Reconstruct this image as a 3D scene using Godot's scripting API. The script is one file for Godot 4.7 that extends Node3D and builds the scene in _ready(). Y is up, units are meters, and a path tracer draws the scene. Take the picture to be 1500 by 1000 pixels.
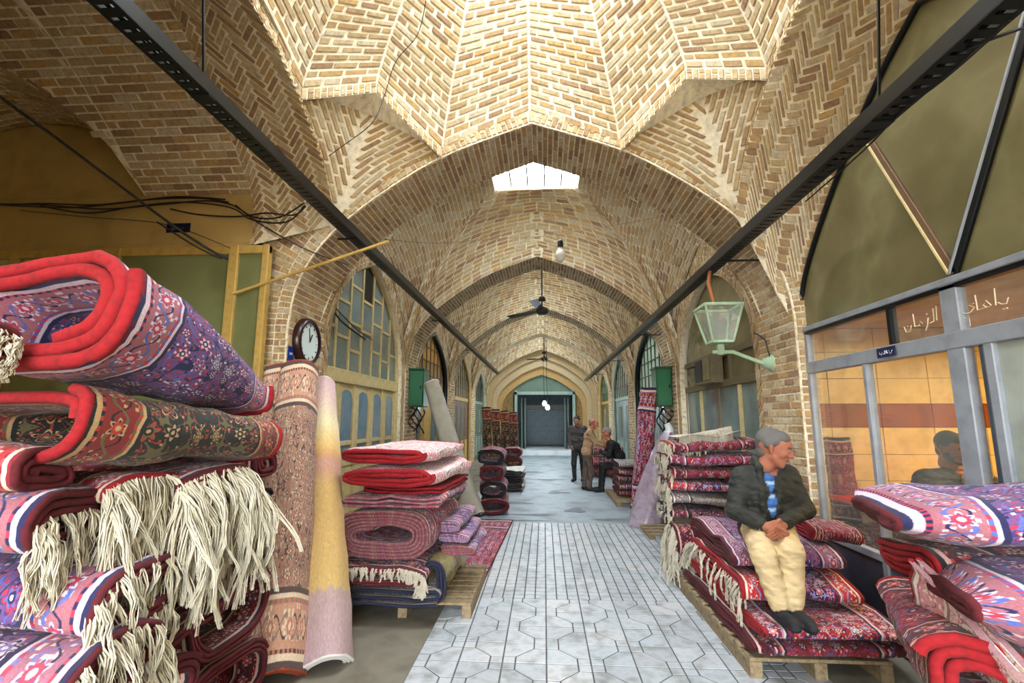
extends Node3D
# A vaulted brick bazaar lined with piles of carpets. Distances into the corridor run along -z.

const XC := -0.1                       # the corridor's middle line
const EYE := Vector3(0, 1.65, 0)
var cam: Camera3D
var rng := RandomNumberGenerator.new()
var M := {}                            # materials
var used_names := {}

func V(x: float, y: float, d: float) -> Vector3:
	return Vector3(x, y, -d)

func _ready() -> void:
	rng.seed = 7
	# ---- camera
	cam = Camera3D.new()
	cam.name = "camera"
	cam.fov = 69.93
	cam.position = EYE
	cam.rotation_degrees = Vector3(8.903, 3.716, 0)
	cam.near = 0.05
	cam.far = 200.0
	add_child(cam)
	# ---- sky and exposure: a bright hazy day outside; it enters by the skylights and an unseen gate added behind the viewer
	var env := Environment.new()
	env.background_mode = Environment.BG_SKY
	var psm := ProceduralSkyMaterial.new()
	psm.sky_top_color = Color(0.90, 0.95, 1.0)
	psm.sky_horizon_color = Color(0.96, 0.98, 1.0)
	psm.ground_bottom_color = Color(0.45, 0.42, 0.38)
	psm.ground_horizon_color = Color(0.6, 0.58, 0.54)
	psm.sky_energy_multiplier = 1.0
	var sky := Sky.new()
	sky.sky_material = psm
	env.sky = sky
	env.background_energy_multiplier = 36.0
	env.tonemap_mode = Environment.TONE_MAPPER_LINEAR
	env.tonemap_exposure = 0.95
	env.sdfgi_enabled = true
	env.ssao_enabled = true
	env.ssil_enabled = true
	var we := WorldEnvironment.new()
	we.name = "world_environment"
	we.environment = env
	add_child(we)
	make_materials()
	make_structure()
	make_fronts()
	make_overhead()
	make_carpets()
	make_people()

# ------------------------------------------------------------------ nodes and names
func numbered(called: String) -> String:
	if not used_names.has(called):
		used_names[called] = 0
		return called
	used_names[called] += 1
	return "%s_%03d" % [called, used_names[called]]

func tag(o: Node, label: String, category: String, group := "", kind := "") -> Node:
	if label: o.set_meta("label", label)
	if category: o.set_meta("category", category)
	if group: o.set_meta("group", group)
	if kind: o.set_meta("kind", kind)
	return o

func thing(called: String, label: String, category: String, at := Vector3.ZERO, turn := 0.0, group := "") -> Node3D:
	var o := Node3D.new()
	o.name = numbered(called)
	add_child(o)
	o.position = at
	o.rotation.y = turn
	tag(o, label, category, group)
	return o

# ------------------------------------------------------------------ mesh builder
class MB:
	var v := PackedVector3Array()
	var n := PackedVector3Array()
	var t := PackedVector2Array()
	var c := PackedColorArray()
	var col := Color.WHITE
	var xf := Transform3D()
	func tri(a: Vector3, b: Vector3, d: Vector3, ua := Vector2.ZERO, ub := Vector2.ZERO, ud := Vector2.ZERO) -> void:
		a = xf * a; b = xf * b; d = xf * d
		var nn := (d - a).cross(b - a).normalized()
		v.append(a); v.append(b); v.append(d)
		n.append(nn); n.append(nn); n.append(nn)
		t.append(ua); t.append(ub); t.append(ud)
		c.append(col); c.append(col); c.append(col)
	func quad(a: Vector3, b: Vector3, d: Vector3, e: Vector3, uv := false) -> void:
		var w := (b - a).length()
		var h := (e - a).length()
		tri(a, b, d, Vector2(0, 0), Vector2(w, 0), Vector2(w, h))
		tri(a, d, e, Vector2(0, 0), Vector2(w, h), Vector2(0, h))
	# box with chamfered edges (ch = 0: plain)
	func box(lo: Vector3, hi: Vector3, ch := 0.0) -> void:
		var mid := (lo + hi) * 0.5
		var hs := (hi - lo) * 0.5
		hbox(Transform3D(Basis.IDENTITY, mid), hs, ch)
	func hbox(x: Transform3D, hs: Vector3, ch := 0.0) -> void:
		var keep := xf
		xf = xf * x
		ch = minf(ch, 0.45 * minf(hs.x, minf(hs.y, hs.z)) * 2.0)
		if ch <= 0.0:
			for ax in 3:
				for s in [-1.0, 1.0]:
					var p := [Vector3(), Vector3(), Vector3(), Vector3()]
					var b1 := (ax + 1) % 3
					var b2 := (ax + 2) % 3
					var cs := [[-1, -1], [-1, 1], [1, 1], [1, -1]]
					for k in 4:
						var q := Vector3()
						q[ax] = s * hs[ax]
						q[b1] = cs[k][0] * hs[b1]
						q[b2] = cs[k][1] * hs[b2]
						p[k] = q
					if s > 0: quad(p[0], p[1], p[2], p[3])
					else: quad(p[3], p[2], p[1], p[0])
		else:
			var q := func(sx, sy, sz, ax): # corner vertex lying on the face of axis ax
				var h := hs - Vector3(ch, ch, ch)
				var r := Vector3(sx * h.x, sy * h.y, sz * h.z)
				r[ax] = [sx, sy, sz][ax] * hs[ax]
				return r
			for ax in 3:
				var b1 := (ax + 1) % 3
				var b2 := (ax + 2) % 3
				for s in [-1, 1]:
					var ps := []
					for k in [[-1, -1], [-1, 1], [1, 1], [1, -1]]:
						var sg := [0, 0, 0]
						sg[ax] = s; sg[b1] = k[0]; sg[b2] = k[1]
						ps.append(q.call(sg[0], sg[1], sg[2], ax))
					if s > 0: quad(ps[0], ps[1], ps[2], ps[3])
					else: quad(ps[3], ps[2], ps[1], ps[0])
				# edges along axis ax between faces b1 and b2
				for s1 in [-1, 1]:
					for s2 in [-1, 1]:
						var g := [0, 0, 0]
						g[b1] = s1; g[b2] = s2
						g[ax] = -1
						var a1 = q.call(g[0], g[1], g[2], b1)
						var a2 = q.call(g[0], g[1], g[2], b2)
						g[ax] = 1
						var c1 = q.call(g[0], g[1], g[2], b1)
						var c2 = q.call(g[0], g[1], g[2], b2)
						if s1 * s2 > 0: quad(a1, c1, c2, a2)
						else: quad(a2, c2, c1, a1)
			for sx in [-1, 1]:
				for sy in [-1, 1]:
					for sz in [-1, 1]:
						var a = q.call(sx, sy, sz, 0)
						var b = q.call(sx, sy, sz, 1)
						var d = q.call(sx, sy, sz, 2)
						if sx * sy * sz > 0: tri(a, d, b)
						else: tri(a, b, d)
		xf = keep
	# bar of square or flat section between two points
	func bar(a: Vector3, b: Vector3, w: float, h: float, upv := Vector3.UP, ch := 0.0) -> void:
		var dz := (b - a)
		var l := dz.length()
		dz = dz.normalized()
		if absf(dz.dot(upv)) > 0.99: upv = Vector3.RIGHT
		var dx := upv.cross(dz).normalized()
		var dy := dz.cross(dx)
		hbox(Transform3D(Basis(dx, dy, dz), (a + b) * 0.5), Vector3(w, h, l) * 0.5, ch)
	# smooth grid from a function of (u, v)
	func grid(f: Callable, nu: int, nv: int, us := 1.0, vs := 1.0, flip := false, wrap_u := false) -> void:
		var P := []
		for j in nv + 1:
			var row := PackedVector3Array()
			for i in nu + 1:
				row.append(xf * (f.call(float(i) / nu, float(j) / nv) as Vector3))
			P.append(row)
		var N := []
		for j in nv + 1:
			var row := PackedVector3Array()
			for i in nu + 1:
				var i0 := maxi(i - 1, 0)
				var i1 := mini(i + 1, nu)
				if wrap_u and (i == 0 or i == nu):
					i0 = nu - 1
					i1 = 1
				var du: Vector3 = P[j][i1] - P[j][i0]
				var dv: Vector3 = P[mini(j + 1, nv)][i] - P[maxi(j - 1, 0)][i]
				var nn := du.cross(dv).normalized()
				row.append(-nn if flip else nn)
			N.append(row)
		for j in nv:
			for i in nu:
				var ids := [[i, j], [i, j + 1], [i + 1, j + 1], [i, j], [i + 1, j + 1], [i + 1, j]]
				if flip: ids = [[i, j], [i + 1, j + 1], [i, j + 1], [i, j], [i + 1, j], [i + 1, j + 1]]
				for k in ids:
					v.append(P[k[1]][k[0]])
					n.append(N[k[1]][k[0]])
					t.append(Vector2(float(k[0]) / nu * us, float(k[1]) / nv * vs))
					c.append(col)
	# round tube along points
	func tube(pts: Array, r: float, sides := 6, r_end := -1.0) -> void:
		var m := pts.size()
		var upv := Vector3.UP
		var rings := []
		for i in m:
			var dir: Vector3 = (pts[mini(i + 1, m - 1)] - pts[maxi(i - 1, 0)]).normalized()
			if absf(dir.dot(upv)) > 0.95: upv = Vector3.RIGHT if absf(dir.x) < 0.9 else Vector3.FORWARD
			var dx := upv.cross(dir).normalized()
			var dy := dir.cross(dx)
			var rr := r if r_end < 0.0 else lerpf(r, r_end, float(i) / (m - 1))
			var ring := []
			for k in sides + 1:
				var a := TAU * k / sides
				ring.append([pts[i] + (dx * cos(a) + dy * sin(a)) * rr, dx * cos(a) + dy * sin(a)])
			rings.append(ring)
		for i in m - 1:
			for k in sides:
				for q in [[i, k], [i + 1, k], [i + 1, k + 1], [i, k], [i + 1, k + 1], [i, k + 1]]:
					v.append(xf * (rings[q[0]][q[1]][0] as Vector3))
					n.append(xf.basis * (rings[q[0]][q[1]][1] as Vector3))
					t.append(Vector2(float(q[1]) / sides, q[0]))
					c.append(col)
		for e in [0, m - 1]:
			for k in range(1, sides - 1):
				if e == 0: tri(rings[e][0][0], rings[e][k][0], rings[e][k + 1][0])
				else: tri(rings[e][0][0], rings[e][k + 1][0], rings[e][k][0])
	# lathe round local y: profile = [[r, y], ...]
	func lathe(prof: Array, sides := 24, at := Vector3.ZERO) -> void:
		var f := func(u, w):
			var x: float = w * (prof.size() - 1)
			var i := mini(int(x), prof.size() - 2)
			var r := lerpf(prof[i][0], prof[i + 1][0], x - i)
			var y := lerpf(prof[i][1], prof[i + 1][1], x - i)
			var a: float = u * TAU
			return at + Vector3(cos(a) * r, y, sin(a) * r)
		grid(f, sides, prof.size() - 1, 1, 1, true, true)
	func mesh() -> ArrayMesh:
		var a := []
		a.resize(Mesh.ARRAY_MAX)
		a[Mesh.ARRAY_VERTEX] = v
		a[Mesh.ARRAY_NORMAL] = n
		a[Mesh.ARRAY_TEX_UV] = t
		a[Mesh.ARRAY_COLOR] = c
		var m := ArrayMesh.new()
		m.add_surface_from_arrays(Mesh.PRIMITIVE_TRIANGLES, a)
		return m

func put(mb: MB, called: String, mat: Material, parent: Node = self) -> MeshInstance3D:
	var o := MeshInstance3D.new()
	o.name = numbered(called) if parent == self else called
	o.mesh = mb.mesh()
	o.mesh.surface_set_material(0, mat)
	parent.add_child(o, true)
	return o

func inst(m: Mesh, called: String, mat: Material, x: Transform3D, parent: Node) -> MeshInstance3D:
	var o := MeshInstance3D.new()
	o.name = called
	o.mesh = m
	o.material_override = mat
	o.transform = x
	parent.add_child(o, true)
	return o

# smooth curve through points, t in 0..1 by length
func curve(pts: Array, t: float) -> Vector3:
	var tot := 0.0
	for i in pts.size() - 1: tot += (pts[i + 1] - pts[i]).length()
	var s := clampf(t, 0, 1) * tot
	for i in pts.size() - 1:
		var l: float = (pts[i + 1] - pts[i]).length()
		if s <= l or i == pts.size() - 2:
			var p0: Vector3 = pts[maxi(i - 1, 0)]
			var p3: Vector3 = pts[mini(i + 2, pts.size() - 1)]
			return (pts[i] as Vector3).cubic_interpolate(pts[i + 1], p0, p3, clampf(s / l, 0, 1))
		s -= l
	return pts[-1]

# evenly spaced samples of a curve, for quick reading
func sampled(pts: Array, n := 64) -> PackedVector3Array:
	var fine := PackedVector3Array()
	var m := 200
	for i in m + 1: fine.append(curve(pts, float(i) / m))
	var acc := [0.0]
	for i in m: acc.append(acc[-1] + (fine[i + 1] - fine[i]).length())
	var out := PackedVector3Array()
	var j := 0
	for i in n + 1:
		var s: float = acc[-1] * i / n
		while j < m - 1 and acc[j + 1] < s: j += 1
		var k := clampf((s - acc[j]) / maxf(acc[j + 1] - acc[j], 1e-6), 0, 1)
		out.append(fine[j].lerp(fine[j + 1], k))
	return out

func at_s(s: PackedVector3Array, t: float) -> Vector3:
	var x := clampf(t, 0, 1) * (s.size() - 1)
	var i := mini(int(x), s.size() - 2)
	return s[i].lerp(s[i + 1], x - i)

# ------------------------------------------------------------------ materials
func mat(col: Color, rough := 0.8, metal := 0.0, grain: Texture2D = null, gscale := 1.0) -> StandardMaterial3D:
	var m := StandardMaterial3D.new()
	m.albedo_color = col
	m.roughness = rough
	m.metallic = metal
	if grain:
		m.albedo_texture = grain
		m.uv1_triplanar = true
		m.uv1_world_triplanar = true
		m.uv1_scale = Vector3.ONE * gscale
	return m

func noise_tex(freq: float, stops: Array, seed_ := 1, size := 256, octaves := 4, kind := FastNoiseLite.TYPE_SIMPLEX_SMOOTH) -> NoiseTexture2D:
	var fn := FastNoiseLite.new()
	fn.noise_type = kind
	fn.frequency = freq
	fn.seed = seed_
	fn.fractal_octaves = octaves
	var nt := NoiseTexture2D.new()
	nt.width = size
	nt.height = size
	nt.seamless = true
	nt.noise = fn
	var g := Gradient.new()
	g.offsets = PackedFloat32Array()
	g.colors = PackedColorArray()
	var offs := PackedFloat32Array()
	var cols := PackedColorArray()
	for s in stops:
		offs.append(s[0]); cols.append(s[1])
	g.offsets = offs
	g.colors = cols
	nt.color_ramp = g
	return nt

func grey(a: float) -> Color:
	return Color(a, a, a)

func make_materials() -> void:
	var grit := noise_tex(0.03, [[0.0, grey(0.70)], [0.35, grey(0.88)], [0.6, grey(1.0)], [1.0, grey(0.84)]], 3)
	var soft := noise_tex(0.012, [[0.0, grey(0.86)], [0.5, grey(0.96)], [1.0, grey(1.0)]], 5)
	var stain := noise_tex(0.01, [[0.0, Color(0.72, 0.70, 0.66)], [0.42, Color(0.93, 0.93, 0.92)], [0.6, Color(1, 1, 1)], [1.0, Color(0.88, 0.87, 0.85)]], 11, 512, 5)
	M.grit = grit
	M.soft = soft
	M.mortar = mat(Color(0.93, 0.88, 0.76), 0.95, 0, grit, 1.3)
	M.brick_tones = [Color(0.73, 0.63, 0.46), Color(0.70, 0.59, 0.42), Color(0.76, 0.67, 0.52), Color(0.67, 0.54, 0.38), Color(0.73, 0.59, 0.38), Color(0.77, 0.70, 0.57), Color(0.61, 0.48, 0.35)]
	M.bricks = []
	for c in M.brick_tones: M.bricks.append(mat(c, 0.92, 0, grit, 2.1))
	M.brick_many = mat(Color.WHITE, 0.92, 0, grit, 2.1)
	M.brick_many.vertex_color_use_as_albedo = true
	M.plaster = mat(Color(0.72, 0.60, 0.36), 0.9, 0, soft, 0.6)
	M.plaster_pale = mat(Color(0.78, 0.74, 0.64), 0.9, 0, soft, 0.6)
	M.floor_dust = mat(Color(0.47, 0.44, 0.38), 0.9, 0, stain, 0.35)
	M.floor_grey = mat(Color(0.57, 0.61, 0.63), 0.55, 0, stain, 0.22)
	M.tiles = []
	for k in 4: M.tiles.append(mat([Color(0.69, 0.70, 0.71), Color(0.66, 0.68, 0.69), Color(0.71, 0.71, 0.71), Color(0.64, 0.65, 0.66)][k], 0.42, 0, stain, 0.9))
	M.grout = mat(Color(0.36, 0.36, 0.35), 0.95, 0, grit, 1.0)
	M.roof = mat(Color(0.45, 0.42, 0.38), 0.95)
	M.wood_yellow = mat(Color(0.74, 0.60, 0.30), 0.6, 0, soft, 3.0)
	M.wood_cream = mat(Color(0.78, 0.70, 0.48), 0.55, 0, soft, 3.0)
	M.wood_brown = mat(Color(0.40, 0.29, 0.18), 0.6, 0, soft, 3.0)
	M.pallet = mat(Color(0.54, 0.46, 0.34), 0.85, 0, grit, 2.0)
	M.alu = mat(Color(0.60, 0.62, 0.65), 0.42, 0.25, soft, 2.0)
	M.alu_dark = mat(Color(0.36, 0.40, 0.46), 0.35, 0.6, soft, 1.0)
	M.dark_metal = mat(Color(0.09, 0.105, 0.12), 0.35, 0.5, soft, 4.0)
	M.black = mat(Color(0.03, 0.03, 0.035), 0.55)
	M.cable = mat(Color(0.05, 0.045, 0.045), 0.5)
	M.green = mat(Color(0.04, 0.30, 0.16), 0.45, 0.1)
	M.mint = mat(Color(0.62, 0.72, 0.58), 0.5, 0, soft, 4.0)
	M.mint_metal = mat(Color(0.55, 0.63, 0.58), 0.5, 0.1, soft, 2.0)
	var g := StandardMaterial3D.new()
	g.transparency = BaseMaterial3D.TRANSPARENCY_ALPHA
	g.albedo_color = Color(0.85, 0.90, 0.87, 0.06)
	g.roughness = 0.03
	M.glass = g
	# old glass with a film of dirt: mostly seen by what it scatters
	M.glass_dirty = mat(Color(0.42, 0.39, 0.28), 0.10, 0, noise_tex(0.004, [[0.0, Color(0.80, 0.78, 0.70)], [0.5, Color(0.92, 0.91, 0.86)], [0.7, Color(1, 1, 0.95)], [1.0, Color(0.86, 0.84, 0.76)]], 23, 512, 5), 0.4)
	M.glass_grey = mat(Color(0.44, 0.50, 0.48), 0.1, 0, soft, 1.0)
	M.glass_blue = mat(Color(0.42, 0.53, 0.60), 0.08, 0, soft, 1.0)
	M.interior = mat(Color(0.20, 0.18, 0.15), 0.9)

# ------------------------------------------------------------------ bricks laid on surfaces
# a field of bricks collects [transform, tone] on behalf of one piece of the setting
func seen_size(x: Transform3D) -> float:
	var p := cam.transform.affine_inverse() * x.origin
	if p.z > -0.2: return 0.0
	var k := 715.0 / -p.z
	if absf(p.x * k) > 760.0 or absf(p.y * k) > 510.0: return 0.0
	return k

func brick_mesh() -> Mesh:
	if not M.has("brick_mesh"):
		var mb := MB.new()
		mb.hbox(Transform3D(), Vector3(0.5, 0.5, 0.5), 0.06)
		# only the five outer sides are ever seen
		M.brick_mesh = mb.mesh()
		var lo := MB.new()
		lo.hbox(Transform3D(), Vector3(0.5, 0.5, 0.5), 0.0)
		M.brick_mesh_plain = lo.mesh()
	return M.brick_mesh

# f(u, v): u runs along a course, v from course to course; inward points into the room
func lay(list: Array, f: Callable, inside: Vector3, bl := 0.205, bh := 0.066, joint := 0.018, proud := 0.010, keep = null, bias := 0.0, rows_over := 0.0) -> void:
	var vl := rows_over
	for i in (0 if rows_over > 0.0 else 8): vl += ((f.call(0.5, (i + 1) / 8.0) as Vector3) - (f.call(0.5, i / 8.0) as Vector3)).length()
	var nv := maxi(1, roundi(vl / bh))
	var r := RandomNumberGenerator.new()
	r.seed = 100 + list.size()
	for j in nv:
		var vm := (j + 0.5) / nv
		var ul := 0.0
		for i in 8: ul += ((f.call((i + 1) / 8.0, vm) as Vector3) - (f.call(i / 8.0, vm) as Vector3)).length()
		var nb := maxi(1, roundi(ul / bl))
		var off := 0.0 if j % 2 == 0 else -0.5
		for k in nb + 1:
			var u0 := maxf(0.0, (k + off + r.randf_range(-0.06, 0.06)) / nb)
			var u1 := minf(1.0, (k + 1 + off) / nb)
			if (u1 - u0) * nb < 0.2: continue
			var um := (u0 + u1) * 0.5
			if keep != null and not keep.call(um, vm): continue
			var c: Vector3 = f.call(um, vm)
			var a: Vector3 = (f.call(u1, vm) as Vector3) - (f.call(u0, vm) as Vector3)
			var b: Vector3 = ((f.call(um, minf(1.0, vm + 0.5 / nv)) as Vector3) - (f.call(um, maxf(0.0, vm - 0.5 / nv)) as Vector3))
			var la := a.length()
			var lb := b.length()
			if la < 0.03 or lb < 0.015: continue
			var nn := a.cross(b).normalized()
			if nn.dot(inside - c) < 0: nn = -nn
			var depth := 0.045
			var out := proud + r.randf_range(-0.003, 0.003)
			list.append([Transform3D(Basis(a * ((la - joint) / la), b * ((lb - joint) / lb), nn * depth), c + nn * (out - depth * 0.5)), tone(r, bias)])

func tone(r: RandomNumberGenerator, bias: float) -> int:
	var x := r.randf() + bias * r.randf()
	if x < 0.28: return 0
	if x < 0.46: return 2
	if x < 0.60: return 1
	if x < 0.72: return 4
	if x < 0.84: return 5
	if x < 0.95: return 3
	return 6

# zigzag of bricks: S(s, t) in metres along and across
func lay_herringbone(list: Array, f: Callable, inside: Vector3, sl: float, tl: float, w := 0.062, n := 3, joint := 0.015, keep = null) -> void:
	var r := RandomNumberGenerator.new()
	r.seed = 300 + list.size()
	var c45 := sqrt(0.5)
	var nx := int(sl / w) + n
	var R := int((sl + tl) / w) + n
	for i in range(-R, R):
		for j in range(-R, R):
			var d := posmod(i - j, 2 * n)
			var along: Vector2
			var mid: Vector2
			if d == 0:
				mid = Vector2((i + n * 0.5) * w, (j + 0.5) * w)
				along = Vector2(1, 0)
			elif d == 2 * n - 1:
				mid = Vector2((i + 0.5) * w, (j + n * 0.5) * w)
				along = Vector2(0, 1)
			else: continue
			# turn the pattern so that the zigzag runs across the band
			var m := Vector2((mid.x - mid.y) * c45, (mid.x + mid.y) * c45)
			var al := Vector2((along.x - along.y) * c45, (along.x + along.y) * c45)
			if m.x < 0.03 or m.y < 0.03 or m.x > sl - 0.03 or m.y > tl - 0.03: continue
			var u := m.x / sl
			var v := m.y / tl
			if keep != null and not keep.call(u, v): continue
			var L := n * w * r.randf_range(0.88, 1.0)
			var e := al * (L * 0.5)
			var pe := Vector2(-al.y, al.x) * (w * 0.5)
			var a: Vector3 = (f.call(clampf((m.x + e.x) / sl, 0, 1), clampf((m.y + e.y) / tl, 0, 1)) as Vector3) - (f.call(clampf((m.x - e.x) / sl, 0, 1), clampf((m.y - e.y) / tl, 0, 1)) as Vector3)
			var b: Vector3 = (f.call(clampf((m.x + pe.x) / sl, 0, 1), clampf((m.y + pe.y) / tl, 0, 1)) as Vector3) - (f.call(clampf((m.x - pe.x) / sl, 0, 1), clampf((m.y - pe.y) / tl, 0, 1)) as Vector3)
			var la := a.length()
			var lb := b.length()
			if la < 0.03 or lb < 0.015: continue
			var c: Vector3 = f.call(u, v)
			var nn := a.cross(b).normalized()
			if nn.dot(inside - c) < 0: nn = -nn
			var out := 0.008 + r.randf_range(-0.006, 0.006)
			list.append([Transform3D(Basis(a * maxf(0.3, (la - joint) / la), b * maxf(0.3, (lb - joint) / lb), nn * 0.045), c + nn * (out - 0.0225)), tone(r, 0.15)])

# the bricks that show largest become parts of their own, the rest one part
func commit_bricks(list: Array, parent: Node, most := 300, least := 9.0) -> void:
	brick_mesh()
	var order := []
	for i in list.size():
		var k := seen_size(list[i][0])
		order.append([k * (list[i][0] as Transform3D).basis.x.length(), i])
	order.sort_custom(func(a, b): return a[0] > b[0])
	var rest := []
	var n := 0
	for e in order:
		var b = list[e[1]]
		if n < most and e[0] > least:
			inst(M.brick_mesh, "brick", M.bricks[b[1]], b[0], parent)
			n += 1
		else:
			rest.append(b)
	if rest.is_empty(): return
	var mm := MultiMesh.new()
	mm.transform_format = MultiMesh.TRANSFORM_3D
	mm.use_colors = true
	mm.mesh = M.brick_mesh_plain
	mm.instance_count = rest.size()
	for i in rest.size():
		mm.set_instance_transform(i, rest[i][0])
		mm.set_instance_color(i, (M.brick_tones[rest[i][1]] as Color).srgb_to_linear())
	var mi := MultiMeshInstance3D.new()
	mi.name = "brick_courses"
	mi.multimesh = mm
	mi.material_override = M.brick_many
	mi.set_meta("kind", "stuff")
	parent.add_child(mi, true)

# ------------------------------------------------------------------ the building
const HW := 2.5                        # half the width between the piers
const ARCH := [[2.5, 2.6], [2.45, 2.95], [2.3, 3.3], [2.0, 3.66], [1.5, 4.05], [0.9, 4.40], [0.0, 4.73]]
const THICK := 0.8
const MODULE := 4.3
const SKY_H := 5.6                     # height of the skylights
var arch_full: PackedVector3Array      # floor to floor, in the plane z = 0
var arch_top: PackedVector3Array       # spring to spring

func structure(mb: MB, called: String, m: Material, label: String, category: String) -> MeshInstance3D:
	var o := put(mb, called, m)
	tag(o, label, category, "", "structure")
	return o

# a wall or vault has thickness: the face, and a second one behind it
func shell(mb: MB, f: Callable, nu: int, nv: int, inside: Vector3, thick := 0.18) -> void:
	mb.grid(f, nu, nv)
	var g := func(u, v):
		var e := 0.01
		var p: Vector3 = f.call(u, v)
		var a: Vector3 = (f.call(minf(u + e, 1), v) as Vector3) - (f.call(maxf(u - e, 0), v) as Vector3)
		var b: Vector3 = (f.call(u, minf(v + e, 1)) as Vector3) - (f.call(u, maxf(v - e, 0)) as Vector3)
		var n := a.cross(b).normalized()
		if n.dot(inside - p) > 0: n = -n
		return p + n * thick
	mb.grid(g, maxi(1, nu / 2), maxi(1, nv / 2))

func make_structure() -> void:
	var pts := [Vector3(-HW, 0, 0)]
	for i in ARCH.size(): pts.append(Vector3(-ARCH[i][0], ARCH[i][1], 0))
	var left := sampled(pts.slice(1), 40)
	arch_top = left.duplicate()
	for i in range(39, -1, -1): arch_top.append(Vector3(-left[i].x, left[i].y, 0))
	arch_full = PackedVector3Array()
	for i in 24: arch_full.append(Vector3(-HW, 2.6 * i / 24.0, 0))
	arch_full.append_array(arch_top)
	for i in range(23, -1, -1): arch_full.append(Vector3(HW, 2.6 * i / 24.0, 0))
	make_floor()
	make_roof()
	make_arch(0, 4.75 - 2 * MODULE, 0)
	make_arch(1, 4.75 - MODULE, 0)
	make_arch(2, 4.75, 2)
	for i in range(1, 5): make_arch(2 + i, 4.75 + MODULE * i, 1)
	make_near_bay()
	make_bay("ceiling", 0.45 - 3.5, 0.45, 0, "brick vault with a square skylight behind the crossing")
	var names := ["pointed brick vault below the glaring square skylight", "shaded brick vault where the ceiling fan hangs", "dim brick vault beyond the ceiling fan", "far brick vault near the end gate"]
	for i in 4:
		make_bay("ceiling", 5.55 + MODULE * i, 9.05 + MODULE * i, 2 if i == 0 else 1, names[i])
	make_side_walls()
	make_rear()
	make_end()

func make_floor() -> void:
	var mb := MB.new()
	mb.box(V(-9, -0.2, 30), V(7, 0.0, -6))
	var fl := structure(mb, "floor", M.floor_dust, "dusty grey concrete floor with a tiled walkway down the middle", "floor")
	# a screed strip takes over from the tiles further in
	var sc := MB.new()
	var fs := func(u, v): return V(lerpf(-1.5, 1.8, u), 0.006 + 0.002 * sin(u * 9.0) * cos(v * 31.0), lerpf(8.1, 22.2, v))
	sc.grid(fs, 12, 40)
	sc.box(V(-1.5, -0.01, 22.2), V(1.8, 0.004, 8.1))
	var s := put(sc, "screed", M.floor_grey, fl)
	s.set_meta("label", "worn pale grey screed with dark patches")
	# darker repairs in the screed
	var pm := mat(Color(0.40, 0.43, 0.45), 0.6, 0, M.grit, 0.8)
	for q in [[-0.55, 9.9, 0.55, 0.28], [-0.25, 8.75, 0.9, 0.16], [0.55, 9.2, 0.35, 0.5], [-0.8, 8.25, 1.6, 0.12], [0.3, 11.3, 0.5, 0.4], [0.1, 13.6, 0.8, 0.3], [-0.4, 15.4, 0.7, 0.5], [1.0, 8.4, 0.5, 0.16]]:
		var b := MB.new()
		var ring := []
		for k in 14:
			var a := TAU * k / 14
			var rr := 1.0 + 0.28 * sin(a * 3 + q[0] * 7) + 0.12 * sin(a * 5 + q[1])
			ring.append(V(q[0] + cos(a) * q[2] * 0.5 * rr, 0.011, q[1] + sin(a) * q[3] * 0.5 * rr))
		for k in 14: b.tri(V(q[0], 0.0125, q[1]), ring[k], ring[(k + 1) % 14])
		put(b, "patch", pm, fl)
	# walkway tiles of 30 cm: near ones with an octagon pattern pressed in, then ones with nine squares
	var bed := MB.new()
	bed.box(V(-0.9, 0.0, 8.1), V(1.8, 0.008, 1.2))
	put(bed, "tile_bed", M.grout, fl)
	var oct := []
	for flip in 2:
		var t := MB.new()
		var s0 := 0.3
		var a := 0.2121
		var b := 0.0879
		var polys := [
			[[0, 0], [a, 0], [a, b], [b, a], [0, a]],
			[[s0, s0], [b, s0], [b, a], [a, b], [s0, b]],
			[[a, 0], [s0, 0], [s0, b], [a, b]],
			[[0, a], [b, a], [b, s0], [0, s0]],
		]
		for poly in polys:
			var flat := PackedVector2Array()
			for p in poly: flat.append(Vector2(p[0], p[1]))
			if flip:
				for k in flat.size(): flat[k].x = s0 - flat[k].x
				flat.reverse()
			if Geometry2D.is_polygon_clockwise(flat): flat.reverse()
			var hi: PackedVector2Array = Geometry2D.offset_polygon(flat, -0.0064, Geometry2D.JOIN_MITER)[0]
			var lo: PackedVector2Array = Geometry2D.offset_polygon(flat, -0.0054, Geometry2D.JOIN_MITER)[0]
			var top := []
			var low := []
			for q in hi: top.append(Vector3(q.x - 0.15, 0.0092, q.y - 0.15))
			for q in lo: low.append(Vector3(q.x - 0.15, 0.006, q.y - 0.15))
			if hi.size() != lo.size(): low = top
			var n: int = top.size()
			for k in n:
				if k > 0 and k < n - 1:
					t.tri(top[0], top[k], top[k + 1])
				t.quad(low[k], low[(k + 1) % n], top[(k + 1) % n], top[k])
		oct.append(t.mesh())
	var nine := MB.new()
	for i in 3:
		for j in 3:
			nine.hbox(Transform3D(Basis.IDENTITY, Vector3((i - 1) * 0.1, 0.0056, (j - 1) * 0.1)), Vector3(0.0436, 0.004, 0.0436), 0.001)
	var nine_mesh := nine.mesh()
	var r := RandomNumberGenerator.new()
	r.seed = 41
	for j in 23:
		var d := 1.35 + 0.3 * j
		for i in 11:
			var x := -1.35 + 0.3 * i
			if x < -0.8 or seen_size(Transform3D(Basis.IDENTITY, V(x, 0, d))) <= 0.0: continue
			var m: Mesh = nine_mesh if d > 4.8 else oct[(i + j) % 2]
			var y := 0.001 + r.randf_range(0, 0.0015)
			var o := inst(m, "tile", M.tiles[r.randi() % 4], Transform3D(Basis(Vector3.UP, r.randf_range(-0.003, 0.003)), V(x, y, d)), fl)

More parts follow.
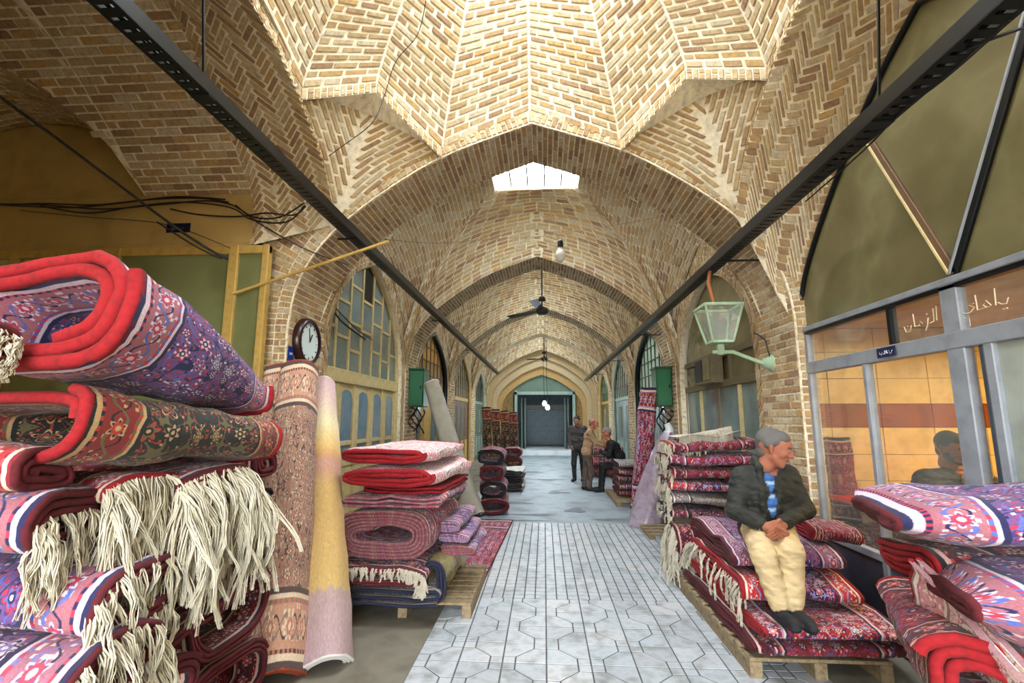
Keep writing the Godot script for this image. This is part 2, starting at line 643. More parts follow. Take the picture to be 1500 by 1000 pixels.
func make_roof() -> void:
	# unseen flat roof added to stop sky light leaking, open above the skylights
	var mb := MB.new()
	var span := func(d0: float, d1: float, y: float, hx: float, dm: float, hd: float):
		if hx <= 0.0:
			mb.box(V(-9, y, d1), V(7, y + 0.25, d0))
			return
		mb.box(V(-9, y, d1), V(XC - hx, y + 0.25, d0))
		mb.box(V(XC + hx, y, d1), V(7, y + 0.25, d0))
		mb.box(V(XC - hx, y, dm - hd), V(XC + hx, y + 0.25, d0))
		mb.box(V(XC - hx, y, d1), V(XC + hx, y + 0.25, dm + hd))
	span.call(-6.0, 0.85, SKY_H + 0.02, 0.78, -1.3, 0.78)
	# over the crossing, with the round opening and an unseen light well added to brighten the alley
	mb.box(V(-8.7, 6.42, 1.6), V(7, 6.67, 0.85))
	mb.box(V(-8.7, 6.42, 5.15), V(7, 6.67, 4.4))
	mb.box(V(-9, 6.42, 5.15), V(-8.7, 6.67, 0.85))
	mb.box(V(-7.2, 6.42, 4.4), V(XC - 1.05, 6.67, 1.6))
	mb.box(V(XC + 1.05, 6.42, 4.4), V(7, 6.67, 1.6))
	mb.box(V(XC - 1.05, 6.42, 1.95), V(XC + 1.05, 6.67, 1.6))
	mb.box(V(XC - 1.05, 6.42, 4.4), V(XC + 1.05, 6.67, 4.05))
	for i in 4: span.call(5.15 + MODULE * i, 9.45 + MODULE * i, SKY_H + 0.02, 0.78, 7.3 + MODULE * i, 0.78)
	span.call(22.35, 30.0, SKY_H + 0.02, 0, 0, 0)
	mb.box(V(-9, SKY_H, 5.4), V(7, 6.6, 5.15))
	mb.box(V(-9, SKY_H, 0.85), V(7, 6.6, 0.6))
	structure(mb, "roof", M.roof, "unseen flat roof added above the vaults to block stray sky light", "roof")
	var w := MB.new()  # unseen outer walls, added to keep sky light from leaking in
	w.box(V(-9.3, -0.2, 30), V(-9, 6.7, -6))
	structure(w, "wall_left", M.roof, "unseen outer wall added to block sky light on the clock side", "wall")
	w = MB.new()
	w.box(V(7, -0.2, 30), V(7.3, 6.7, -6))
	structure(w, "wall_right", M.roof, "unseen outer wall added to block sky light on the lantern side", "wall")
	# thin bars across each skylight
	for i in 5:
		var dm: float = [-1.3, 7.3, 11.6, 15.9, 20.2][i]
		var b := Node3D.new()
		b.name = "window_%d" % (20 + i)
		add_child(b)
		tag(b, ["skylight bars above the passage behind the crossing", "skylight with thin bars glaring above the hanging bulb", "skylight with thin bars above the ceiling fan", "third skylight with thin bars along the vaults", "last skylight with thin bars before the end gate"][i], "skylight", "", "structure")
		for k in 4:
			var one := MB.new()
			var x := XC - 0.72 + 0.288 * (k + 1)
			one.bar(V(x, SKY_H + 0.06, dm - 0.75), V(x, SKY_H + 0.06, dm + 0.75), 0.025, 0.04)
			put(one, "bar", M.alu, b)

# one transverse arch with its two piers; level 2 near, 1 far, 0 out of sight
func make_arch(n: int, d0: float, level: int) -> void:
	var mb := MB.new()
	var S := arch_full
	var inside := V(XC, 2.0, d0 + THICK * 0.5)
	var soffit := func(u, v): return at_s(S, v) + V(XC, 0, d0 + u * THICK)
	var outw := func(v):
		var a := at_s(S, maxf(v - 0.006, 0))
		var b := at_s(S, minf(v + 0.006, 1))
		var t := (b - a).normalized()
		return Vector3(-t.y, t.x, 0)
	var wide := func(v): return 0.16 if n == 2 and at_s(S, v).x > 0.0 and at_s(S, v).y < 2.5 else 0.75
	var front := func(u, v): return at_s(S, v) + (outw.call(v) as Vector3) * (u * (wide.call(v) as float)) + V(XC, 0, d0)
	var back := func(u, v): return at_s(S, v) + (outw.call(v) as Vector3) * (u * (wide.call(v) as float)) + V(XC, 0, d0 + THICK)
	var outer := func(u, v): return at_s(S, v) + (outw.call(v) as Vector3) * (wide.call(v) as float) + V(XC, 0, d0 + u * THICK)
	mb.grid(outer, 1, 96)
	mb.grid(soffit, 2, 96)
	mb.grid(front, 3, 96)
	mb.grid(back, 3, 96)
	var label: String = ["hidden brick arch by the rear gate added for light", "brick arch overhead beside the viewer", "tall pointed brick arch carried by the clock pier and lantern pier", "second pointed brick arch beyond the lantern", "pointed brick arch beyond the ceiling fan", "narrow looking far brick arch with worn piers", "last pointed brick arch before the end gate"][n]
	var o := structure(mb, "trim_%d" % (n + 1), M.mortar, label, "arch")
	if level == 0: return
	var list := []
	lay(list, soffit, inside, 0.20, 0.066, 0.017, 0.009, null, 0.30)
	var ring := func(u, v): return front.call((0.012 + u * 0.128) / (wide.call(v) as float), v)
	var rl := []
	lay(rl, ring, V(XC, 2.0, d0 - 2.0), 0.14, 0.064, 0.015, 0.010, null, 0.1)
	list.append_array(rl)
	if level == 2:
		var rest := func(u, v): return front.call(0.19 + u * 0.8, v)
		var rl2 := []
		lay(rl2, rest, V(XC, 2.0, d0 - 2.0), 0.19, 0.066, 0.014, 0.008, func(u, v): return at_s(S, v).y < 3.75 and not (at_s(S, v).x > 0.0 and at_s(S, v).y < 2.6), 0.2)
		list.append_array(rl2)
	commit_bricks(list, o, 300 if level == 2 or n == 3 else 0)

func bay_patch(B: Callable, T0: Vector3, T1: Vector3) -> Callable:
	return func(u, v):
		var b: Vector3 = B.call(u)
		var t := T0.lerp(T1, u)
		var s := sin(v * PI / 2)
		var a := lerpf(v, 1.0 - cos(v * PI / 2), 0.55)
		var h := lerpf(v, s, 0.55)
		return Vector3(lerpf(b.x, t.x, a), lerpf(b.y, t.y, h), lerpf(b.z, t.z, a))

func side_arch(x: float, d0: float, d1: float, spring: float, apex: float) -> PackedVector3Array:
	var dm := (d0 + d1) * 0.5
	var h := (d1 - d0) * 0.5
	var r := apex - spring
	var half := sampled([V(x, spring, d0), V(x, spring + 0.33 * r, d0 + 0.06 * h), V(x, spring + 0.62 * r, d0 + 0.28 * h), V(x, spring + 0.84 * r, d0 + 0.6 * h), V(x, apex, dm)], 24)
	var out := half.duplicate()
	for i in range(23, -1, -1): out.append(V(x, half[i].y, 2 * dm + half[i].z))
	return out

func make_bay(called: String, d0: float, d1: float, level: int, label: String) -> void:
	var dm := (d0 + d1) * 0.5
	var mb := MB.new()
	var list := []
	var inside := V(XC, 2.5, dm)
	var k := 0.72
	var tl := [V(XC - k, SKY_H, dm + k), V(XC + k, SKY_H, dm + k), V(XC + k, SKY_H, dm - k), V(XC - k, SKY_H, dm - k)]
	var far := func(u): return at_s(arch_top, u) + V(XC, 0, d1)
	var near := func(u): return at_s(arch_top, u) + V(XC, 0, d0)
	var sl := side_arch(XC - HW, d0, d1, 2.6, 4.3)
	var sr := side_arch(XC + HW, d0, d1, 2.6, 4.3)
	var pat := [bay_patch(far, tl[0], tl[1]), bay_patch(near, tl[3], tl[2]), bay_patch(func(u): return at_s(sl, u), tl[3], tl[0]), bay_patch(func(u): return at_s(sr, u), tl[2], tl[1])]
	for p in pat: shell(mb, p, 24, 14, inside)
	# the low kerb round the skylight
	for q in [[tl[0], tl[1]], [tl[1], tl[2]], [tl[2], tl[3]], [tl[3], tl[0]]]:
		mb.quad(q[0], q[1], q[1] + Vector3(0, 0.26, 0), q[0] + Vector3(0, 0.26, 0))
	var o := structure(mb, numbered(called), M.mortar, label, "vault")
	if level == 0: return
	for i in 4:
		if i == 1 and level == 1: continue
		var one := []
		lay(one, pat[i], inside, 0.205, 0.068, 0.023, 0.008, null, 0.2)
		list.append_array(one)
	commit_bricks(list, o, 300 if level == 2 else 0)

func make_near_bay() -> void:
	# the bright crossing: sixteen folded facets rise from four arches and four corner squinches to a round opening
	var c := V(-0.12, 0, 3.0)
	var ring := []
	var add := func(x: float, h: float, d: float): ring.append(V(c.x + x, h, d))
	add.call(0.0, 4.87, 4.75); add.call(0.93, 4.47, 4.75); add.call(1.5, 4.93, 4.28); add.call(2.04, 4.58, 3.87)
	add.call(2.04, 4.86, 3.0); add.call(2.04, 4.58, 2.13); add.call(1.5, 4.93, 1.72); add.call(0.93, 4.47, 1.25)
	add.call(0.0, 4.87, 1.25); add.call(-0.93, 4.47, 1.25); add.call(-1.5, 4.93, 1.72); add.call(-2.04, 4.58, 2.13)
	add.call(-2.04, 4.86, 3.0); add.call(-2.04, 4.58, 3.87); add.call(-1.5, 4.93, 4.28); add.call(-0.93, 4.47, 4.75)
	var top := []
	for i in 16:
		var a := TAU * i / 16.0
		top.append(V(c.x + sin(a) * 1.0, 6.4, 3.0 + cos(a) * 1.0))
	var inside := V(c.x, 3.5, 3.0)
	var mb := MB.new()
	var list := []
	for i in 16:
		var b0: Vector3 = ring[i]
		var b1: Vector3 = ring[(i + 1) % 16]
		var t0: Vector3 = top[i]
		var t1: Vector3 = top[(i + 1) % 16]
		var f := func(u, v):
			var b := b0.lerp(b1, u)
			var t := t0.lerp(t1, u)
			var a := pow(v, 1.15)
			var h := pow(v, 0.9)
			return Vector3(lerpf(b.x, t.x, a), lerpf(b.y, t.y, h), lerpf(b.z, t.z, a))
		shell(mb, f, 4, 12, inside)
		var one := []
		lay(one, f, inside, 0.215, 0.072, 0.029, 0.009, null, 0.0)
		list.append_array(one)
	# rim, underside and pendentive in each corner
	var o := structure(mb, "ceiling", M.mortar, "bright folded brick dome with star facets over the crossing", "vault")
	commit_bricks(list, o, 300)
	for corner in 4:
		mb = MB.new()
		list = []
		var ia: int = [1, 7, 9, 15][corner]
		var iq: int = [2, 6, 10, 14][corner]
		var is_: int = [3, 5, 11, 13][corner]
		var FA: Vector3 = ring[ia]
		var Q: Vector3 = ring[iq]
		var FS: Vector3 = ring[is_]
		var sx := signf(Q.x - c.x)
		var d1 := 4.75 if Q.z < -3.0 else 1.25
		var C := V(c.x + sx * 2.04, 3.66, d1)
		var back := Vector3(C.x - Q.x, 0, C.z - Q.z).normalized() * 0.20
		var Vp := Q + back + Vector3(0, -0.20, 0)
		for half in 2:
			var F: Vector3 = FA if half == 0 else FS
			var drop := Vector3(0, -0.11, 0)
			var rim := func(u, v): return (F.lerp(Q, v) + drop * u)
			mb.grid(rim, 1, 4)
			var rl := []
			lay(rl, rim, inside, 0.11, 0.066, 0.014, 0.008)
			list.append_array(rl)
			var under := func(u, v): return (F.lerp(Q, v) + drop).lerp(F.lerp(Vp, v) + Vector3(0, -0.03, 0), u)
			mb.grid(under, 1, 4)
			# the sloping field below: courses run along the big arch beside it
			var mid := F.lerp(C, 0.5) + (Vector3(0, 0.10, 0))
			var edge := sampled([C, mid, F + Vector3(0, -0.03, 0)], 12)
			var wmax := (F - Vp).length()
			var fld := func(u, v):
				var a := at_s(edge, u)
				var b := C.lerp(Vp, u)
				var w := a.distance_to(b)
				return a.lerp(b, minf(1.0, v * wmax / maxf(w, 0.001)))
			var plain := func(u, v): return at_s(edge, u).lerp(C.lerp(Vp, u), v)
			mb.grid(plain, 10, 6)
			var pl := []
			lay(pl, fld, inside, 0.215, 0.072, 0.029, 0.008, func(u, v): return v * wmax < at_s(edge, u).distance_to(C.lerp(Vp, u)) - 0.02, 0.0, wmax)
			list.append_array(pl)
		var po := structure(mb, "ceiling", M.mortar, ["corner squinch of the dome above the lantern pier", "corner squinch of the dome over the glazed door", "corner squinch of the dome at the near end of the side alley", "corner squinch of the dome above the clock pier"][corner], "vault")
		commit_bricks(list, po, 300)
	# the two broad side arches with zigzag brickwork
	var inner := func(sx: float):
		var x := c.x + sx * 2.04
		var half := sampled([V(x, 3.66, 4.75), V(x, 4.10, 4.42), V(x, 4.47, 3.87), V(x, 4.66, 3.4), V(x, 4.74, 3.0)], 24)
		var out := half.duplicate()
		for i in range(23, -1, -1): out.append(V(x, half[i].y, 6.0 + half[i].z))
		return out
	for sx in [-1.0, 1.0]:
		var I: PackedVector3Array = inner.call(sx)
		var h2: PackedVector3Array
		if sx > 0: h2 = sampled([V(2.55, 2.3, 4.86), V(2.55, 2.75, 4.80), V(2.55, 3.21, 4.49), V(2.55, 3.70, 3.99), V(2.55, 4.14, 3.42), V(2.55, 4.36, 3.0)], 24)
		else: h2 = sampled([V(-3.0, 3.40, 4.62), V(-3.0, 3.85, 4.60), V(-3.0, 4.12, 4.42), V(-3.0, 4.45, 4.05), V(-3.0, 4.95, 3.35), V(-3.0, 5.05, 3.0)], 24)
		var Oc := h2.duplicate()
		for i in range(23, -1, -1): Oc.append(V(h2[i].x, h2[i].y, 6.0 + h2[i].z))
		var f := func(u, v): return at_s(I, v).lerp(at_s(Oc, v), u)
		var sm := MB.new()
		shell(sm, f, 4, 40, V(XC, 2.5, 3.0), 0.12)
		# the pale edge of bricks on end between dome and side arch
		var rim2 := func(u, v): return at_s(I, v) + Vector3(0, (0.13 if v > 0.03 and v < 0.97 else 0.02) * u, 0)
		sm.grid(rim2, 1, 40)
		var so := structure(sm, "trim_%d" % (20 if sx < 0 else 21), M.mortar, "broad side arch with zigzag brickwork above the %s" % ("side alley" if sx < 0 else "shop glazing"), "arch")
		var hl := []
		var wl: float = (f.call(0.0, 0.3) as Vector3).distance_to(f.call(1.0, 0.3))
		var ll := 0.0
		for i in 20: ll += (f.call(0.5, i / 20.0) as Vector3).distance_to(f.call(0.5, (i + 1) / 20.0))
		var fs := func(u, v): return f.call(u, v)
		lay_herringbone(hl, fs, V(XC, 2.5, 3.0), wl, ll, 0.052, 4, 0.013)
		var el := []
		lay(el, rim2, V(XC, 2.5, 3.0), 0.13, 0.066, 0.014, 0.008)
		hl.append_array(el)
		if sx < 0:
			var er := []
			var redge := func(u, v): return f.call(0.94 + 0.06 * u, v)
			lay(er, redge, V(XC, 2.5, 3.0), 0.06, 0.066, 0.014, 0.016)
			hl.append_array(er)
		commit_bricks(hl, so, 300)
	make_alley()

# the side alley on the left: a barrel vault across the corridor, a beam and a glazed shop below it
func make_alley() -> void:
	var prof := sampled([V(0, 3.95, 4.62), V(0, 4.12, 4.42), V(0, 4.45, 4.05), V(0, 4.85, 3.5), V(0, 5.05, 3.0), V(0, 4.85, 2.5), V(0, 4.45, 1.95), V(0, 4.12, 1.58), V(0, 3.95, 1.38)], 40)
	# a smaller vault cuts into its far side above the plastered lunette
	var cut_from := func(x: float) -> float:
		var q := (x + 5.5) / 1.32
		if absf(q) >= 1.0: return 0.0
		var h := 3.98 + 0.88 * sqrt(1.0 - q * q)
		for k in 41:
			if at_s(prof, k / 80.0).y >= h: return k / 80.0
		return 0.5
	var mb := MB.new()
	var inside := V(-5, 2.0, 3.0)
	var spans := [[-3.0, -4.18], [-4.18, -6.82], [-6.82, -7.25]]
	var list := []
	for s in 3:
		var f := func(u, v):
			var x := lerpf(spans[s][0], spans[s][1], u)
			var v0: float = cut_from.call(x) if s == 1 else 0.0
			return at_s(prof, lerpf(v0, 1.0, v)) + Vector3(x, 0, 0)
		shell(mb, f, [4, 28, 2][s], 30, inside)
		if s == 2: continue
		var whole := func(u, v): return at_s(prof, v) + Vector3(lerpf(spans[s][0], spans[s][1], u), 0, 0)
		var one := []
		lay(one, whole, inside, 0.22, 0.078, 0.018, 0.010, func(u, v): return v > (cut_from.call(lerpf(spans[s][0], spans[s][1], u)) as float) + 0.005, 0.15)
		list.append_array(one)
	var o := structure(mb, "ceiling", M.mortar, "shadowed brick barrel vault over the side alley", "vault")
	commit_bricks(list, o, 300)
	# wall across the alley, flush with the shop: plaster lunette and beam
	var wl := MB.new()
	wl.box(V(-9, 3.96, 4.86), V(-2.95, 5.4, 4.66))
	wl.box(V(-9, 0, 1.34), V(-2.95, 5.4, 1.1))
	wl.box(V(-8.9, 0, 5.0), V(-8.7, 6.5, 1.1))
	wl.box(V(-7.25, 3.9, 4.9), V(-7.15, 6.5, 1.1))  # unseen shaft round the light well added to brighten the alley
	wl.box(V(-8.8, 3.9, 4.9), V(-7.2, 6.5, 4.7))
	wl.box(V(-8.8, 3.9, 1.3), V(-7.2, 6.5, 1.1))
	var w := structure(wl, "wall_left", M.plaster, "ochre plastered wall closing the side alley, with an added light shaft", "wall")
	# the curved vault that cuts into the barrel, carrying the lunette
	var cut := MB.new()
	var cf := func(u, v):
		var a: float = lerpf(0.0, PI, u)
		var x := -5.5 + cos(a) * 1.32
		var h := 3.98 + 0.88 * sin(a)
		# runs from the lunette wall towards the viewer until it meets the barrel
		var dd := 4.62
		for k in 40:
			var t := k / 80.0
			if at_s(prof, t).y >= h:
				dd = -at_s(prof, t).z
				break
		return V(x, h + 0.02, lerpf(4.64, dd - 0.02, v))
	cut.grid(cf, 28, 4)
	var co := put(cut, "lunette_vault", M.mortar, o)
	var cl := []
	lay(cl, cf, V(-5.5, 3.6, 3.0), 0.2, 0.07, 0.015, 0.01)
	commit_lunette(cl, o)
	var lm := MB.new()
	var lf := func(u, v):
		var a: float = lerpf(0.0, PI, u)
		return V(-5.5 + cos(a) * 1.32 * v, 3.97 + 0.88 * sin(a) * v, 4.625)
	lm.grid(lf, 28, 6)
	var lu := put(lm, "lunette", M.plaster, w)

func commit_lunette(cl: Array, o: Node) -> void:
	for b in cl:
		if seen_size(b[0]) > 0: inst(M.brick_mesh, "brick", M.bricks[b[1]], b[0], o)

# side walls of the bays: brick round a pointed opening
var openings := []
func make_side_walls() -> void:
	var labels := {
		"L0": "brick wall round the cream window beside the clock", "R0": "brick wall round the dark window behind the lantern",
		"L1": "brick wall above the yellow doors beside the green box", "R1": "brick wall with a lattice arch beside the red roll",
		"L2": "brick wall behind the dark standing rolls", "R2": "brick wall behind the two talking men",
		"L3": "far brick wall beside the end gate, clock side", "R3": "far brick wall beside the end gate, lantern side"}
	for i in 4:
		for sx in [-1.0, 1.0]:
			var d0 := 5.55 + MODULE * i
			var d1 := d0 + 3.5
			var x: float = XC + sx * (HW + 0.02)
			var wall_arch := side_arch(x, d0, d1, 2.6, 4.32)
			var inset := 0.18
			var apex: float = (4.05 if sx < 0 else 3.82) if i == 0 else 3.7
			var hole := side_arch(x, d0 + inset, d1 - inset, 2.35, apex)
			var A := PackedVector3Array()
			var H := PackedVector3Array()
			for k in 16: A.append(V(x, 2.6 * k / 16.0, d0))
			A.append_array(wall_arch)
			for k in range(15, -1, -1): A.append(V(x, 2.6 * k / 16.0, d1))
			for k in 16: H.append(V(x, 2.35 * k / 16.0, d0 + inset))
			H.append_array(hole)
			for k in range(15, -1, -1): H.append(V(x, 2.35 * k / 16.0, d1 - inset))
			var f := func(u, v): return at_s(H, v).lerp(at_s(A, v), u)
			var reveal := func(u, v): return at_s(H, v) + Vector3(sx * 0.16 * u, 0, 0)
			var mb := MB.new()
			mb.grid(f, 3, 80)
			mb.grid(reveal, 1, 80)
			var behind := func(u, v): return f.call(u, v) + Vector3(sx * 0.16, 0, 0)
			mb.grid(behind, 2, 60)
			var key := ("L" if sx < 0 else "R") + str(i)
			var o := structure(mb, "wall_left" if sx < 0 else "wall_right", M.mortar, labels[key], "wall")
			var list := []
			lay(list, f, V(XC, 2, (d0 + d1) / 2), 0.17, 0.066, 0.014, 0.009, null, 0.2)
			commit_bricks(list, o, 300 if i == 0 else 0)
			openings.append({"i": i, "sx": sx, "x": x + sx * 0.13, "d0": d0 + inset, "d1": d1 - inset, "apex": apex, "curve": H})
	# behind the openings: closed shops
	for sx in [-1.0, 1.0]:
		var b := MB.new()
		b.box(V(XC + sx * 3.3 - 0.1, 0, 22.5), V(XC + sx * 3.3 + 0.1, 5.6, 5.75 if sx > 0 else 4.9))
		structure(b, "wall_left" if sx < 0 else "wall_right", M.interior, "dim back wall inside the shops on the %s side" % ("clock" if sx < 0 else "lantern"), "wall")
	# piers beside and behind the viewer
	for sx in [-1.0, 1.0]:
		var p := MB.new()
		p.box(V(XC + sx * 2.6 - 0.1, 0, 0.4), V(XC + sx * 2.6 + 0.1, 4.6, -3.1))
		structure(p, "wall_left" if sx < 0 else "wall_right", M.mortar, "brick wall behind the viewer on the %s side" % ("alley" if sx < 0 else "glazed shop"), "wall")

func make_rear() -> void:  # unseen rear wall; its open gate is added as frontal fill light
	var w := MB.new()
	w.box(V(-9, 0, -4.6), V(XC - 1.9, 5.7, -4.9))
	w.box(V(XC + 1.9, 0, -4.6), V(7, 5.7, -4.9))
	w.box(V(XC - 1.9, 3.9, -4.6), V(XC + 1.9, 5.7, -4.9))
	structure(w, "wall_rear", M.plaster_pale, "wall behind the viewer with an unseen open gate added for frontal light", "wall")

func make_end() -> void:
	var e := 22.75
	var w := MB.new()
	w.box(V(-9, 0, 23.0), V(XC - 1.32, 5.7, e))
	w.box(V(XC + 1.42, 0, 23.0), V(7, 5.7, e))
	structure(w, "wall_far", mat(Color(0.55, 0.44, 0.26), 0.9, 0, M.grit, 0.9), "ochre piers beside the end gate", "wall")
	w = MB.new()
	w.box(V(XC - 1.32, 2.75, 23.0), V(XC + 1.42, 5.7, e))
	structure(w, "wall_far", mat(Color(0.40, 0.48, 0.42), 0.8, 0, M.soft, 0.7), "grey green lunette above the end gate", "wall")
	# three low arches close the passage before the gate
	for k in 3:
		var sc: float = [0.90, 0.82, 0.74][k]
		var dd: float = [22.30, 22.46, 22.62][k]
		var ring := MB.new()
		var rf := func(u, v):
			var p := at_s(arch_full, v)
			return V(XC + p.x * lerpf(sc, 1.12, u), p.y * lerpf(sc + 0.03, 1.15, u), dd)
		var rs := func(u, v):
			var p := at_s(arch_full, v)
			return V(XC + p.x * sc, p.y * (sc + 0.03), dd + u * 0.16)
		ring.grid(rf, 4, 60)
		ring.grid(rs, 1, 60)
		structure(ring, "trim_%d" % (40 + k), [M.bricks[0], M.bricks[2], M.bricks[4]][k], ["outer low brick arch before the end gate", "middle low brick arch before the end gate", "inner low brick arch before the end gate"][k], "arch")
	var s := MB.new()
	s.box(V(-9, 0, 27.4), V(7, 5.7, 27.2))
	s.box(V(-1.75, 0, 27.2), V(-1.55, 3.0, 23.0))
	s.box(V(1.45, 0, 27.2), V(1.65, 3.0, 23.0))
	s.box(V(-1.75, 2.9, 27.2), V(1.65, 3.05, 23.0))
	structure(s, "wall_far", mat(Color(0.42, 0.46, 0.48), 0.8, 0, M.soft, 0.7), "grey lobby walls behind the end gate", "wall")
	var st := MB.new()
	st.box(V(XC - 1.32, 0, 26.0), V(XC + 1.42, 0.24, 22.0), 0.02)
	structure(st, "trim_30", mat(Color(0.82, 0.84, 0.86), 0.5, 0, M.soft, 0.5), "pale stone step below the end gate", "step")

# ------------------------------------------------------------------ a pixel of the photograph at a known distance into the corridor
func at_px(px: float, py: float, d: float) -> Vector3:
	var b := cam.transform.basis
	var r := -b.z + b.x * ((px - 750.0) / 715.0) - b.y * ((py - 500.0) / 715.0)
	return EYE + r * (d / -r.z)

func setting(called: String, label: String, category: String) -> Node3D:
	var o := Node3D.new()
	o.name = called
	add_child(o)
	tag(o, label, category, "", "structure")
	return o

func part_box(parent: Node, called: String, m: Material, lo: Vector3, hi: Vector3, ch := 0.0) -> MeshInstance3D:
	var mb := MB.new()
	mb.box(Vector3(minf(lo.x, hi.x), minf(lo.y, hi.y), minf(lo.z, hi.z)), Vector3(maxf(lo.x, hi.x), maxf(lo.y, hi.y), maxf(lo.z, hi.z)), ch)
	return put(mb, called, m, parent)

func part_bar(parent: Node, called: String, m: Material, a: Vector3, b: Vector3, w: float, h: float, ch := 0.004) -> MeshInstance3D:
	var mb := MB.new()
	mb.bar(a, b, w, h, Vector3.UP, ch)
	return put(mb, called, m, parent)

# height of the opening's outline above a place d
func outline(op: Dictionary, d: float) -> float:
	var c: PackedVector3Array = op.curve
	for i in c.size() - 1:
		var a := -c[i].z
		var b := -c[i + 1].z
		if a <= d and d <= b and b > a + 1e-5: return lerpf(c[i].y, c[i + 1].y, (d - a) / (b - a))
	return 0.0

# an upright pane or panel between da and db whose head follows the outline, from h0 up to h1 (or the outline)
func arched_pane(parent: Node, called: String, m: Material, op: Dictionary, da: float, db: float, h0: float, h1 := 99.0, th := 0.008) -> void:
	var mb := MB.new()
	var n := 8
	var x: float = op.x
	var topf := func(k): 
		var d := lerpf(da, db, float(k) / n)
		return V(x, maxf(h0 + 0.01, minf(h1, outline(op, d))), d)
	for k in n:
		var a: Vector3 = topf.call(k)
		var b: Vector3 = topf.call(k + 1)
		var a0 := V(x, h0, -a.z)
		var b0 := V(x, h0, -b.z)
		var o := Vector3(th, 0, 0)
		mb.quad(a0 - o, b0 - o, b - o, a - o)
		mb.quad(b0 + o, a0 + o, a + o, b + o)
		mb.quad(a - o, b - o, b + o, a + o)
	put(mb, called, m, parent)

func make_fronts() -> void:
	make_right_shop()
	make_left_shop()
	make_windows()
	make_far_fronts()
	make_gate()

